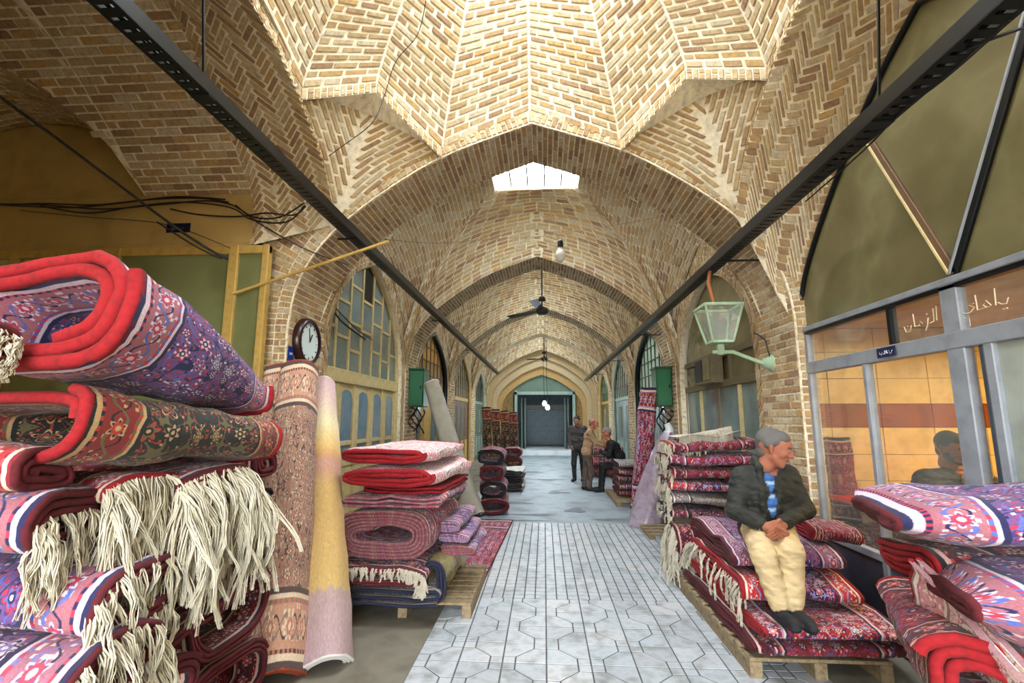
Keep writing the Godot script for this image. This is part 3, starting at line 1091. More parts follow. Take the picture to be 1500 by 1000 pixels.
func make_right_shop() -> void:
	var X := 2.50
	var g := setting("window_1", "grey aluminium shopfront with a glazed pointed fanlight beside the lantern pier", "shopfront")
	var fr: Material = M.alu
	var side: Material = M.dark_metal
	# posts
	for p in [[4.74, 0.07, 2.5], [3.93, 0.045, 2.15], [3.075, 0.13, 2.5], [2.86, 0.06, 2.15], [1.95, 0.06, 2.15], [1.33, 0.07, 2.5]]:
		part_box(g, "post", fr, V(X - 0.03, 0.0, p[0] - p[1] / 2), V(X + 0.03, p[2], p[0] + p[1] / 2), 0.006)
	part_box(g, "post", M.alu_dark, V(X - 0.02, 0.05, 2.93), V(X + 0.02, 2.06, 2.90), 0.004)
	# rails
	part_box(g, "rail", fr, V(X - 0.035, 2.06, 1.3), V(X + 0.035, 2.165, 4.77), 0.006)
	part_box(g, "rail", side, V(X - 0.03, 2.425, 1.3), V(X + 0.03, 2.455, 4.77), 0.004)
	part_box(g, "rail", fr, V(X - 0.04, 2.455, 1.3), V(X + 0.04, 2.50, 4.79), 0.006)
	for s in [[3.14, 4.72], [1.4, 2.83]]:
		part_box(g, "sill", fr, V(X - 0.03, 0.60, s[0]), V(X + 0.03, 0.66, s[1]), 0.006)
		part_box(g, "sill", fr, V(X - 0.03, 0.02, s[0]), V(X + 0.03, 0.12, s[1]), 0.006)
		part_box(g, "panel", M.alu_dark, V(X - 0.012, 0.12, s[0]), V(X + 0.012, 0.60, s[1]))
	part_box(g, "post", fr, V(X - 0.028, 0.02, 3.97), V(X + 0.028, 0.62, 3.92), 0.004)
	# transom bars and panes
	part_box(g, "transom_bar", side, V(X - 0.025, 2.16, 3.63), V(X + 0.025, 2.43, 3.59), 0.003)
	part_box(g, "transom_bar", side, V(X - 0.025, 2.16, 2.2), V(X + 0.025, 2.43, 2.16), 0.003)
	for s in [[3.63, 4.70], [2.2, 3.59], [1.36, 2.16]]:
		part_box(g, "pane", M.glass, V(X - 0.003, 2.165, s[0]), V(X + 0.003, 2.425, s[1]))
	for s in [[3.96, 4.70], [3.14, 3.90]]:
		part_box(g, "pane", M.glass, V(X - 0.003, 0.66, s[0]), V(X + 0.003, 2.06, s[1]))
	# opaque panes near the viewer, pale wall and reflections put into their colour
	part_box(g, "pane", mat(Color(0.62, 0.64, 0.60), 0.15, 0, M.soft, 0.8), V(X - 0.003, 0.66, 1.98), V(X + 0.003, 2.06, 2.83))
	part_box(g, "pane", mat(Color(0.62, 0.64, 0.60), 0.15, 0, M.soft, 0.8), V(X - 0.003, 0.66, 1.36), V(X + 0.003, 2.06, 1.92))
	# fanlight: outline, two spokes, three sheets of dusty glass
	var half := sampled([V(2.55, 2.5, 4.80), V(2.55, 2.85, 4.74), V(2.55, 3.21, 4.49), V(2.55, 3.70, 3.99), V(2.55, 4.14, 3.42), V(2.55, 4.36, 3.0)], 24)
	var full := half.duplicate()
	for i in range(23, -1, -1): full.append(V(2.55, half[i].y, 6.0 + half[i].z))
	var rim := []
	for p in full: rim.append(p + Vector3(-0.06, -0.01, 0))
	var rt := MB.new()
	rt.tube(rim, 0.022, 6)
	put(rt, "fan_rim", side, g)
	var hub := V(2.5, 2.52, 3.03)
	part_bar(g, "spoke", M.wood_brown, hub, V(2.5, 3.80, 3.63), 0.03, 0.05)
	part_bar(g, "spoke", M.wood_cream, hub + Vector3(-0.012, 0, -0.03), V(2.488, 3.80, 3.66), 0.02, 0.02)
	part_bar(g, "spoke", side, hub, V(2.5, 3.80, 2.30), 0.03, 0.05)
	part_bar(g, "spoke", fr, hub + Vector3(-0.012, 0, -0.03), V(2.488, 3.80, 2.33), 0.02, 0.02)
	var cuts := [0, 15, 33, 48]
	for s in 3:
		var mb := MB.new()
		for i in range(cuts[s], cuts[s + 1]):
			var o := Vector3(0.004, 0, 0)
			mb.tri(V(2.51, 2.5, 3.03) - o, full[i] - Vector3(0.04, 0.0, 0) - o, full[i + 1] - Vector3(0.04, 0, 0) - o)
			mb.tri(V(2.51, 2.5, 3.03) + o, full[i + 1] - Vector3(0.04, 0.0, 0) + o, full[i] - Vector3(0.04, 0, 0) + o)
		put(mb, "fan_pane", M.glass_dirty, g)
	# painted lettering on the transom glass
	var paint := mat(Color(0.80, 0.74, 0.60), 0.6)
	var scribe := func(strokes: Array, d_right: float, h0: float, s: float, called: String):
		var mb := MB.new()
		for st in strokes:
			var pts := []
			for p in st: pts.append(V(X - 0.006, h0 + p[1] * s, d_right + p[0] * s))
			mb.tube(pts, 0.0045 * s * 6.0, 5)
		put(mb, called, paint, g)
	# right to left: ya saheb ... al-zaman
	scribe.call([[[0.0, 0.5], [0.1, 0.28], [0.3, 0.3], [0.45, 0.4]], [[0.1, 0.1], [0.16, 0.1]], [[0.24, 0.1], [0.3, 0.1]], [[0.55, 0.32], [0.52, 1.0]],
		[[0.75, 0.35], [0.95, 0.6], [1.1, 0.45], [0.95, 0.32], [0.8, 0.33], [1.35, 0.3]], [[1.4, 0.95], [1.38, 0.3]], [[1.5, 0.62], [1.75, 0.6], [1.5, 0.45], [1.7, 0.3], [1.95, 0.28], [2.25, 0.42], [2.35, 0.3]], [[1.98, 0.1], [2.04, 0.1]]], 2.72, 2.22, 0.14, "lettering")
	scribe.call([[[0.0, 0.95], [0.05, 0.35]], [[0.18, 0.9], [0.2, 0.35], [0.45, 0.3]], [[0.5, 0.55], [0.58, 0.25], [0.72, 0.02]], [[0.52, 0.72], [0.57, 0.72]], [[0.85, 0.35], [0.95, 0.48], [1.05, 0.35], [0.95, 0.3], [1.3, 0.32]], [[1.33, 0.9], [1.31, 0.3]], [[1.5, 0.4], [1.6, 0.15], [1.85, 0.15], [1.95, 0.42]], [[1.72, 0.4], [1.76, 0.4]]], 3.20, 2.21, 0.15, "lettering")
	# small enamel plate with white figures
	var pl := thing("sign_plate", "small blue shop number plate fixed on the aluminium door frame", "sign", V(X - 0.043, 2.118, 3.64))
	part_box(pl, "plate", mat(Color(0.06, 0.08, 0.26), 0.35), Vector3(-0.006, -0.035, -0.095), Vector3(0.0, 0.035, 0.095), 0.002)
	plate_figures(pl, Vector3(-0.007, -0.012, 0.07), Vector3(0, 0, -1))
	# the shop inside: tiled far wall with a brown band, floor, ceiling, lamp
	var room := MB.new()
	room.box(V(2.58, 2.62, 5.5), V(5.7, 2.72, 1.2))
	room.box(V(5.6, 0, 5.6), V(5.75, 2.7, 1.2))
	room.box(V(2.56, 0, 1.25), V(5.7, 2.7, 1.15))
	var rw := structure(room, "wall_right", mat(Color(0.72, 0.62, 0.42), 0.7, 0, M.soft, 0.8), "yellowish inside walls of the glazed shop", "wall")
	var tw := MB.new()
	tw.box(V(2.5, 0, 5.65), V(5.7, 2.7, 5.52))
	var wall := structure(tw, "wall_right", M.grout, "cream tiled shop wall with a brown band behind the glass", "wall")
	var cream := mat(Color(0.88, 0.79, 0.56), 0.3, 0, M.soft, 1.3)
	var brown := mat(Color(0.55, 0.28, 0.13), 0.3, 0, M.soft, 1.3)
	var ys := [0.0, 0.33, 0.66, 1.0, 1.27, 1.55, 1.80, 2.07, 2.36, 2.62]
	for j in ys.size() - 1:
		for i in 6:
			var x0: float = 2.55 + i * 0.52
			part_box(wall, "tile", brown if j == 5 else cream, V(x0 + 0.002, ys[j] + 0.002, 5.52), V(x0 + 0.517, ys[j + 1] - 0.002, 5.508), 0.003)
	var lamp := thing("shop_lamp", "white tube lamp under the ceiling inside the glazed shop", "lamp", V(4.3, 2.56, 3.7))
	part_box(lamp, "housing", M.alu, Vector3(-0.06, 0, -0.65), Vector3(0.06, 0.04, 0.65), 0.005)
	var em := mat(Color(1, 0.95, 0.8), 0.4)
	em.emission_enabled = true
	em.emission = Color(1.0, 0.82, 0.52)
	em.emission_energy_multiplier = 4.0
	var tb := MB.new()
	tb.tube([Vector3(0, -0.03, -0.6), Vector3(0, -0.03, 0.6)], 0.018, 8)
	put(tb, "lamp_tube", em, lamp)
	var al := AreaLight3D.new()
	al.name = "tube_light"
	al.area_size = Vector2(0.1, 1.2)
	al.light_color = Color(1.0, 0.86, 0.58)
	al.light_energy = 12.0
	al.shadow_enabled = true
	lamp.add_child(al)
	al.position = Vector3(0, -0.06, 0)
	al.rotation_degrees = Vector3(-90, 0, 0)
	# red desk and rolled goods inside
	var desk := thing("desk", "desk with a bright red top inside the glazed shop", "desk", V(3.6, 0, 4.98))
	part_box(desk, "desk_top", mat(Color(0.80, 0.10, 0.06), 0.35), Vector3(-0.78, 0.86, -0.35), Vector3(1.1, 0.90, 0.35), 0.006)
	part_box(desk, "desk_body", M.wood_brown, Vector3(0.0, 0, -0.28), Vector3(1.05, 0.86, 0.28), 0.01)
	part_box(desk, "leg", M.wood_brown, Vector3(-0.07, 0.0, 0.24), Vector3(-0.02, 0.86, 0.29), 0.004)

func plate_figures(parent: Node, at: Vector3, along: Vector3) -> void:
	var white := mat(Color(0.85, 0.87, 0.92), 0.4)
	var mb := MB.new()
	# a run of joined letter strokes, as the plate shows
	var rows := [[[0, 0.02], [0.012, 0.0], [0.03, 0.0], [0.034, 0.022]], [[0.045, 0.0], [0.062, 0.004], [0.066, 0.02], [0.056, 0.022], [0.055, 0.004]], [[0.078, 0.024], [0.076, 0.0], [0.095, 0.0]], [[0.105, 0.012], [0.112, 0.0], [0.13, 0.002], [0.134, 0.018]], [[0.02, -0.008], [0.024, -0.008]], [[0.112, -0.009], [0.118, -0.009]]]
	for st in rows:
		var pts := []
		for p in st: pts.append(at + along * p[0] + Vector3(0, p[1], 0))
		mb.tube(pts, 0.0022, 4)
	put(mb, "lettering", white, parent)

func make_left_shop() -> void:
	var D := 4.60
	var bm := MB.new()
	bm.box(V(-9, 3.42, D + 0.12), V(-2.98, 3.98, D), 0.01)
	bm.box(V(-9, 3.385, D + 0.12), V(-2.98, 3.42, D - 0.02), 0.004)
	structure(bm, "trim_31", M.plaster, "ochre beam above the green shop glass in the side alley", "beam")
	var g := setting("window_2", "yellow framed glass shopfront under the ochre beam in the side alley", "shopfront")
	for x in [-3.13, -4.40, -5.52, -6.7]:
		part_box(g, "post", M.wood_yellow, V(x - 0.05, 0, D + 0.04), V(x + 0.05, 3.39, D - 0.04), 0.008)
	part_box(g, "post", M.wood_yellow, V(-2.83, 0, D + 0.04), V(-2.76, 3.39, D - 0.04), 0.008)
	part_box(g, "rail", M.wood_yellow, V(-6.7, 3.30, D + 0.03), V(-2.76, 3.385, D - 0.03), 0.006)
	part_box(g, "rail", M.wood_yellow, V(-6.7, 0.95, D + 0.03), V(-2.76, 1.04, D - 0.03), 0.006)
	part_box(g, "panel", M.wood_yellow, V(-6.7, 0.0, D + 0.02), V(-2.76, 0.95, D - 0.02))
	var green_glass := mat(Color(0.50, 0.50, 0.36), 0.10, 0, noise_tex(0.006, [[0.0, Color(0.78, 0.78, 0.68)], [0.5, Color(0.92, 0.94, 0.86)], [1.0, Color(1, 1, 0.95)]], 31, 256, 4), 0.5)
	for s in [[-3.08, -2.83], [-4.35, -3.18], [-5.47, -4.45], [-6.65, -5.57]]:
		part_box(g, "pane", green_glass, V(s[0], 1.04, D + 0.006), V(s[1], 3.30, D - 0.006))
	var pl := thing("sign_plate", "small dark blue name plate fixed on the ochre beam", "sign", V(-3.77, 3.60, D - 0.005))
	part_box(pl, "plate", mat(Color(0.05, 0.07, 0.20), 0.35), Vector3(-0.13, -0.05, 0.0), Vector3(0.13, 0.05, 0.008), 0.002)
	plate_figures(pl, Vector3(-0.075, -0.018, 0.010), Vector3(1, 0, 0))

func make_windows() -> void:
	for op in openings:
		if op.i != 0: continue
		var x: float = op.x
		var d0: float = op.d0
		var d1: float = op.d1
		if op.sx < 0:
			var g := setting("window_3", "cream wooden pointed window with small panes beside the clock", "window")
			var m: Material = M.wood_cream
			# rim follows the opening
			var rim := []
			for p in op.curve: rim.append(V(x, p.y, -p.z) + Vector3(0.03, 0, 0))
			var rt := MB.new()
			rt.tube(rim, 0.045, 6)
			put(rt, "window_rim", m, g)
			part_box(g, "transom_beam", m, V(x - 0.03, 2.12, d0), V(x + 0.06, 2.30, d1), 0.008)
			var n := 7
			var levels := [[2.85], [2.75, 3.25], [2.6, 3.0, 3.55], [2.95, 3.42], [2.7, 3.15, 3.55], [2.6, 3.1], [2.75]]
			for k in n:
				var a := lerpf(d0, d1, float(k) / n)
				var b := lerpf(d0, d1, float(k + 1) / n)
				if k > 0:
					part_box(g, "mullion", m, V(x - 0.02, 2.28, a - 0.028), V(x + 0.03, outline(op, a), a + 0.028), 0.005)
				var hs: Array = [2.30] + levels[k] + [99.0]
				for q in hs.size() - 1:
					var top: float = minf(hs[q + 1], maxf(outline(op, a), outline(op, b)))
					if top <= hs[q] + 0.05: continue
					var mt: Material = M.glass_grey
					if k == 3 and q == 2: mt = M.black   # black sheet painted as the dark gap of a missing pane
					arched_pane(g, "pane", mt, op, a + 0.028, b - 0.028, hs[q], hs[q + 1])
					if q > 0: part_box(g, "glazing_bar", m, V(x - 0.015, hs[q] - 0.022, a + 0.02), V(x + 0.026, hs[q] + 0.022, b - 0.02), 0.004)
			# doors below with round headed panes
			var nd := 5
			for k in nd:
				var a := lerpf(d0, d1, float(k) / nd)
				var b := lerpf(d0, d1, float(k + 1) / nd)
				var leaf := part_box(g, "door_leaf", m, V(x - 0.025, 0.0, a + 0.01), V(x + 0.01, 1.02, b - 0.01), 0.005)
				for e in [a + 0.05, b - 0.05]:
					part_box(g, "stile", m, V(x - 0.025, 1.0, e - 0.05), V(x + 0.03, 2.12, e + 0.05), 0.006)
				part_box(g, "door_rail", m, V(x - 0.02, 1.28, a + 0.08), V(x + 0.025, 1.34, b - 0.08), 0.004)
				part_box(g, "door_rail", m, V(x - 0.02, 1.0, a + 0.08), V(x + 0.025, 1.08, b - 0.08), 0.004)
				var mb := MB.new()
				var mid := (a + b) * 0.5
				var hw := (b - a) * 0.5 - 0.1
				for s in 10:
					var t0 := lerpf(-1, 1, s / 10.0)
					var t1 := lerpf(-1, 1, (s + 1) / 10.0)
					var y0 := 1.92 + 0.12 * sqrt(maxf(0, 1 - t0 * t0))
					var y1 := 1.92 + 0.12 * sqrt(maxf(0, 1 - t1 * t1))
					var o := Vector3(0.01, 0, 0)
					mb.quad(V(x, y0, mid + t0 * hw) + o, V(x, y1, mid + t1 * hw) + o, V(x, 2.12, mid + t1 * hw) + o, V(x, 2.12, mid + t0 * hw) + o)
					mb.quad(V(x, y0, mid + t0 * hw) - o, V(x, y1, mid + t1 * hw) - o, V(x, y1, mid + t1 * hw) + o, V(x, y0, mid + t0 * hw) + o)
				put(mb, "arched_head", m, g)
				part_box(g, "pane", M.glass_blue, V(x - 0.004, 1.08, a + 0.09), V(x + 0.004, 2.10, b - 0.09))
		else:
			var g := setting("window_4", "dark pointed window with a plain fanlight behind the lantern", "window")
			var m := mat(Color(0.42, 0.37, 0.26), 0.5, 0, M.soft, 3.0)
			var rim := []
			for p in op.curve: rim.append(V(x, p.y, -p.z) + Vector3(-0.02, 0, 0))
			var rt := MB.new()
			rt.tube(rim, 0.035, 6)
			put(rt, "window_rim", M.plaster_pale, g)
			part_box(g, "transom_beam", m, V(x - 0.05, 2.08, d0), V(x + 0.03, 2.18, d1), 0.008)
			part_box(g, "transom_beam", m, V(x - 0.05, 2.50, d0), V(x + 0.03, 2.58, d1), 0.008)
			arched_pane(g, "fan_pane", M.glass_dirty, op, d0 + 0.03, d1 - 0.03, 2.58)
			for k in 3:
				var a: float = lerpf(d0, d1, k / 3.0)
				var b: float = lerpf(d0, d1, (k + 1) / 3.0)
				part_box(g, "pane", M.glass_dirty, V(x - 0.005, 2.18, a + 0.03), V(x + 0.005, 2.50, b - 0.03))
				if k: part_box(g, "mullion", m, V(x - 0.04, 2.16, a - 0.03), V(x + 0.03, 2.52, a + 0.03), 0.005)
			for k in 5:
				var a: float = lerpf(d0, d1, k / 4.0)
				if k < 4: part_box(g, "pane", M.glass_grey, V(x - 0.005, 0.75, a + 0.03), V(x + 0.005, 2.08, lerpf(d0, d1, (k + 1) / 4.0) - 0.03))
				part_box(g, "mullion", M.wood_cream if k in [1, 3] else m, V(x - 0.04, 0, a - 0.03), V(x + 0.03, 2.1, a + 0.03), 0.005)
			part_box(g, "panel", m, V(x - 0.02, 0, d0), V(x + 0.02, 0.75, d1))
			# a boxed ventilator hangs in the transom
			var vb := part_box(g, "vent_box", m, V(x - 0.20, 2.14, 7.0), V(x - 0.03, 2.55, 7.75), 0.01)
			part_box(vb, "vent_panel", M.glass_dirty, V(x - 0.212, 2.19, 7.05), V(x - 0.195, 2.50, 7.34))
			part_box(vb, "vent_panel", M.interior, V(x - 0.212, 2.19, 7.40), V(x - 0.195, 2.50, 7.70))

func make_far_fronts() -> void:
	var styles := [
		{"frame": M.wood_yellow, "door": M.wood_yellow, "lun": mat(Color(0.72, 0.52, 0.16), 0.5, 0, M.soft, 1.0), "bars": M.wood_brown, "label": "yellow wooden doors under a dark arch beside the green box"},
		{"frame": M.mint_metal, "door": mat(Color(0.50, 0.55, 0.52), 0.5, 0.2, M.soft, 1.0), "lun": mat(Color(0.74, 0.80, 0.72), 0.3), "bars": M.green, "label": "lattice fanlight coloured as if lit from inside and grey steel doors behind the red roll"},  # bright fan pane colour stands in for a lit room behind
		{"frame": M.wood_yellow, "door": M.wood_brown, "lun": mat(Color(0.52, 0.48, 0.30), 0.5, 0, M.soft, 1.0), "bars": M.wood_brown, "label": "brown shop doors behind the dark standing rolls"},
		{"frame": M.mint_metal, "door": mat(Color(0.46, 0.50, 0.48), 0.5, 0.2, M.soft, 1.0), "lun": mat(Color(0.62, 0.64, 0.55), 0.3), "bars": M.dark_metal, "label": "grey glazed doors behind the talking men"},
		{"frame": M.mint_metal, "door": mat(Color(0.38, 0.45, 0.40), 0.5, 0.2, M.soft, 1.0), "lun": mat(Color(0.45, 0.47, 0.40), 0.4), "bars": M.dark_metal, "label": "dull green doors by the end gate on the clock side"},
		{"frame": M.wood_yellow, "door": mat(Color(0.42, 0.38, 0.24), 0.5, 0, M.soft, 1.0), "lun": mat(Color(0.5, 0.52, 0.42), 0.4), "bars": M.green, "label": "ochre doors by the end gate on the lantern side"}]
	var k := 0
	for op in openings:
		if op.i == 0: continue
		var s: Dictionary = styles[k]
		var g := setting("door_%d" % (k + 1), s.label, "shopfront")
		k += 1
		var x: float = op.x
		var d0: float = op.d0
		var d1: float = op.d1
		var sx: float = op.sx
		var rim := []
		for p in op.curve: rim.append(V(x - sx * 0.08, p.y, -p.z))
		var rt := MB.new()
		rt.tube(rim, 0.07 if op.i == 1 else 0.05, 6)
		put(rt, "arch_frame", M.dark_metal if op.i == 1 else s.frame, g)
		part_box(g, "transom_beam", s.frame, V(x - 0.05, 2.20, d0), V(x + 0.05, 2.32, d1), 0.008)
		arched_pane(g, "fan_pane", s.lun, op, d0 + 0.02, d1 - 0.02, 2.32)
		for j in range(1, 8):
			var d := lerpf(d0, d1, j / 8.0)
			part_box(g, "lattice_bar", s.bars, V(x - sx * 0.03, 2.32, d - 0.015), V(x - sx * 0.01, outline(op, d), d + 0.015), 0.002)
		for h in [2.65, 2.98, 3.3]:
			var a := d0
			while a < (d0 + d1) / 2 and outline(op, a) < h: a += 0.02
			part_box(g, "lattice_bar", s.bars, V(x - sx * 0.035, h - 0.012, a), V(x - sx * 0.02, h + 0.012, d0 + d1 - a), 0.002)
		for j in 4:
			var a := lerpf(d0, d1, j / 4.0)
			var b := lerpf(d0, d1, (j + 1) / 4.0)
			var leaf := part_box(g, "door_leaf", s.door, V(x - 0.03, 0.0, a + 0.012), V(x + 0.03, 2.2, b - 0.012), 0.006)
			part_box(leaf, "door_panel", M.glass_grey if j % 2 == 0 else s.door, V(x - sx * 0.045, 1.05, a + 0.14), V(x - sx * 0.03, 2.02, b - 0.14), 0.004)
			part_box(leaf, "door_panel", s.frame, V(x - sx * 0.042, 0.18, a + 0.14), V(x - sx * 0.03, 0.92, b - 0.14), 0.006)

func make_gate() -> void:
	var g := setting("door_20", "grey roller shutter inside the end gate", "shutter")
	var gm := mat(Color(0.48, 0.53, 0.57), 0.45, 0.3, M.soft, 1.5)
	for j in 22:
		part_box(g, "slat", gm, V(-0.95, 0.24 + j * 0.085, 27.16), V(1.25, 0.24 + j * 0.085 + 0.078, 27.12), 0.012)
	part_box(g, "shutter_box", mat(Color(0.62, 0.60, 0.55), 0.6), V(-1.05, 2.11, 27.16), V(1.35, 2.35, 26.9), 0.01)
	for x in [-1.02, 1.28]: part_box(g, "guide_rail", M.alu, V(x - 0.05, 0.2, 27.16), V(x + 0.05, 2.15, 27.05), 0.006)
	var f := setting("door_21", "grey green steel frame of the end gate", "gate")
	for x in [-1.36, 1.30]:
		part_box(f, "gate_post", M.mint_metal, V(x, 0.0, 22.85), V(x + 0.14, 2.9, 22.6), 0.015)
	part_box(f, "gate_beam", M.mint_metal, V(-1.36, 2.70, 22.85), V(1.44, 2.86, 22.6), 0.015)
	for x in [-1.05, -0.9, 0.95, 1.1]:
		part_box(f, "gate_leaf", M.mint_metal, V(x, 0.24, 23.9), V(x + 0.03, 2.6, 23.0), 0.005)

# ------------------------------------------------------------------ conduits, cables, lamps, clock
func px_path(list: Array) -> Array:
	var ctrl := []
	for p in list: ctrl.append(at_px(p[0], p[1], p[2]))
	var out := []
	var n: int = (ctrl.size() - 1) * 6
	for i in n + 1: out.append(curve(ctrl, float(i) / n))
	return out

func cable(called: String, label: String, pts: Array, r: float, m: Material, group := "") -> void:
	var mb := MB.new()
	mb.tube(pts, r, 6)
	var o := put(mb, called, m)
	tag(o, label, "cable", group)

func make_overhead() -> void:
	# slotted steel cable channels along both sides
	for sx in [-1.0, 1.0]:
		var x: float = -2.03 if sx < 0 else 1.83
		var y: float = 3.60 if sx < 0 else 3.27
		var t := thing("cable_channel", "long slotted steel cable channel running past the %s" % ("clock pier" if sx < 0 else "lantern pier"), "cable channel", V(x, y, 10.0))
		for s in [-1, 1]:
			part_box(t, "channel_flange", M.dark_metal, Vector3(s * 0.058 - 0.005, -0.04, -11.5), Vector3(s * 0.058 + 0.005, 0.045, 9.2))
			part_box(t, "channel_lip", M.dark_metal, Vector3(s * 0.050 - 0.012, -0.045, -11.5), Vector3(s * 0.050 + 0.012, -0.038, 9.2))
		# webs between the slots in the channel's floor
		var mm := MultiMesh.new()
		mm.transform_format = MultiMesh.TRANSFORM_3D
		var web := BoxMesh.new()
		web.size = Vector3(0.10, 0.006, 0.050)
		mm.mesh = web
		mm.instance_count = 280
		for i in 280: mm.set_instance_transform(i, Transform3D(Basis.IDENTITY, Vector3(0, -0.041, 9.1 - i * 0.0735)))
		var mi := MultiMeshInstance3D.new()
		mi.name = "slotted_floor"
		mi.multimesh = mm
		mi.material_override = M.dark_metal
		mi.set_meta("kind", "stuff")
		t.add_child(mi)
		# hangers: brackets back to the piers
		for d in [1.0, 2.55, 4.9, 9.4, 13.7, 18.0]:
			var back: float = (XC + sx * 2.44) - x
			if d == 2.55: 
				part_box(t, "bracket", M.dark_metal, Vector3(-0.06, -0.055, 10.0 - d - 0.03), Vector3(0.06, -0.035, 10.0 - d + 0.03), 0.004)
				part_bar(t, "hanger_rod", M.dark_metal, Vector3(0, 0, 10.0 - d), Vector3(sx * 0.1, 0.95, 10.0 - d), 0.012, 0.012, 0)
			else:
				part_bar(t, "bracket", M.dark_metal, Vector3(-sx * 0.05, -0.045, 10.0 - d), Vector3(back, -0.045, 10.0 - d), 0.03, 0.014, 0)
		# cables lying in the channel
		for k in 3:
			var mb := MB.new()
			var pts := []
			for i in 60: pts.append(Vector3((k - 1) * 0.022 + 0.008 * sin(i * 1.3 + k), -0.012 + 0.006 * sin(i * 0.9 + k * 2), 9.1 - i * 0.34))
			mb.tube(pts, 0.009, 5)
			put(mb, "laid_cable", M.cable, t)
	# cables wound round the channel by the glazed shop
	cable("black_cable", "black cable wound round the channel in front of the fanlight", px_path([[1500, 40, 1.75], [1420, 70, 2.0], [1340, 110, 2.25], [1290, 165, 2.55], [1225, 215, 2.95], [1210, 250, 3.05], [1240, 225, 2.95]]), 0.007, M.cable)
	cable("black_cable", "thin cable slung below the channel in front of the fanlight", px_path([[1480, 30, 1.8], [1390, 110, 2.1], [1320, 165, 2.45], [1260, 225, 2.85], [1180, 295, 3.4]]), 0.005, M.cable)
	# thick black cable crossing in front of the alley
	cable("black_cable", "thick black cable slanting across the alley beam to the cream window", px_path([[-60, 95, 3.0], [0, 142, 3.2], [80, 200, 3.55], [160, 260, 3.9], [270, 342, 4.35], [340, 382, 4.6], [420, 408, 5.0], [470, 432, 5.6], [500, 470, 6.1], [535, 497, 6.7]]), 0.012, M.cable)
	cable("black_cable", "second black cable running down beside the slanting one", px_path([[230, 325, 4.3], [300, 368, 4.5], [360, 390, 4.75], [430, 405, 5.1], [480, 440, 5.7], [520, 480, 6.4], [545, 498, 6.9]]), 0.008, M.cable)
	# bunch of cables along the beam
	var bunch := [[[-40, 302, 4.5], [60, 298, 4.52], [140, 300, 4.52], [220, 292, 4.52], [290, 290, 4.52], [335, 296, 4.52]],
		[[-40, 298, 4.48], [60, 300, 4.5], [150, 306, 4.5], [230, 300, 4.5], [300, 294, 4.5], [340, 300, 4.5], [372, 318, 4.55], [410, 318, 4.5], [446, 297, 4.3]],
		[[60, 302, 4.47], [130, 312, 4.5], [200, 302, 4.5], [270, 296, 4.5], [338, 304, 4.5], [370, 322, 4.55], [420, 325, 4.5], [447, 300, 4.3]],
		[[0, 300, 4.46], [100, 304, 4.48], [170, 298, 4.5], [260, 288, 4.5], [330, 292, 4.5]],
		[[250, 306, 4.52], [290, 314, 4.52], [345, 317, 4.55], [390, 312, 4.5], [430, 315, 4.45], [448, 302, 4.3]]]
	for i in bunch.size():
		cable("wall_cable", "black cable in the sagging bunch strung along the ochre beam", px_path(bunch[i]), 0.008, M.cable, "cables strung along the ochre beam")
	cable("thin_wire", "thin dark wire strung below the cable bunch on the beam", px_path([[30, 308, 4.52], [130, 318, 4.54], [240, 328, 4.54], [330, 360, 4.55], [390, 390, 4.7]]), 0.004, M.cable)
	cable("black_cable", "black cable drooping from the beam over the zigzag brick", px_path([[345, 300, 4.5], [372, 322, 4.55], [410, 345, 4.6], [455, 368, 4.7], [510, 388, 4.9]]), 0.007, M.cable)
	cable("thin_wire", "thin wire hanging down across the squinch of the bright dome", px_path([[625, -5, 4.0], [612, 50, 4.2], [580, 90, 4.25], [563, 140, 4.3], [545, 180, 4.25], [500, 215, 4.35], [465, 240, 4.4]]), 0.004, M.cable)
	cable("thin_wire", "thin wire spanning the vault to the hanging bulb", px_path([[560, 350, 6.2], [640, 356, 6.6], [720, 350, 6.9], [790, 346, 6.9], [816, 343, 6.9]]), 0.004, mat(Color(0.45, 0.35, 0.25), 0.7))
	cable("thin_wire", "thin wire spanning from the bulb to the lantern side", px_path([[816, 343, 6.9], [900, 330, 6.5], [980, 315, 6.0], [1060, 300, 5.45]]), 0.003, mat(Color(0.55, 0.45, 0.33), 0.7))
	# wooden stick poking out of the alley shop
	var st := MB.new()
	st.tube([V(-3.05, 2.86, 4.50), V(-1.52, 3.37, 4.52)], 0.016, 7)
	tag(put(st, "wooden_stick", M.wood_yellow), "yellow wooden stick reaching from the shop post to the cable channel", "stick")
	# hanging bulb
	var b := at_px(821, 372, 6.9)
	var bt := thing("hanging_bulb", "unlit white bulb hanging from a wire below the vault", "bulb", b)
	var mb := MB.new()
	mb.lathe([[0.001, -0.11], [0.045, -0.10], [0.075, -0.05], [0.078, -0.01], [0.06, 0.04], [0.035, 0.08], [0.032, 0.11]], 16)
	put(mb, "bulb_glass", mat(Color(0.93, 0.93, 0.90), 0.2), bt)
	mb = MB.new()
	mb.lathe([[0.036, 0.10], [0.042, 0.11], [0.042, 0.19], [0.02, 0.22], [0.001, 0.225]], 12)
	put(mb, "bulb_socket", M.black, bt)
	mb = MB.new()
	mb.tube([Vector3(0, 0.22, 0), Vector3(-0.02, 0.26, 0), Vector3(-0.05, 0.285, 0)], 0.004, 5)
	put(mb, "flex", M.cable, bt)
	# ceiling fans: the near one, and two more along the vaults
	make_fan(V(-0.02, 3.95, 10.4), 1.0, 0.35, "dark ceiling fan with three blades under the second arch", 1.55)
	make_fan(V(0.03, 3.95, 19.2), 0.7, 0.9, "small looking far ceiling fan near the end gate", 1.55)
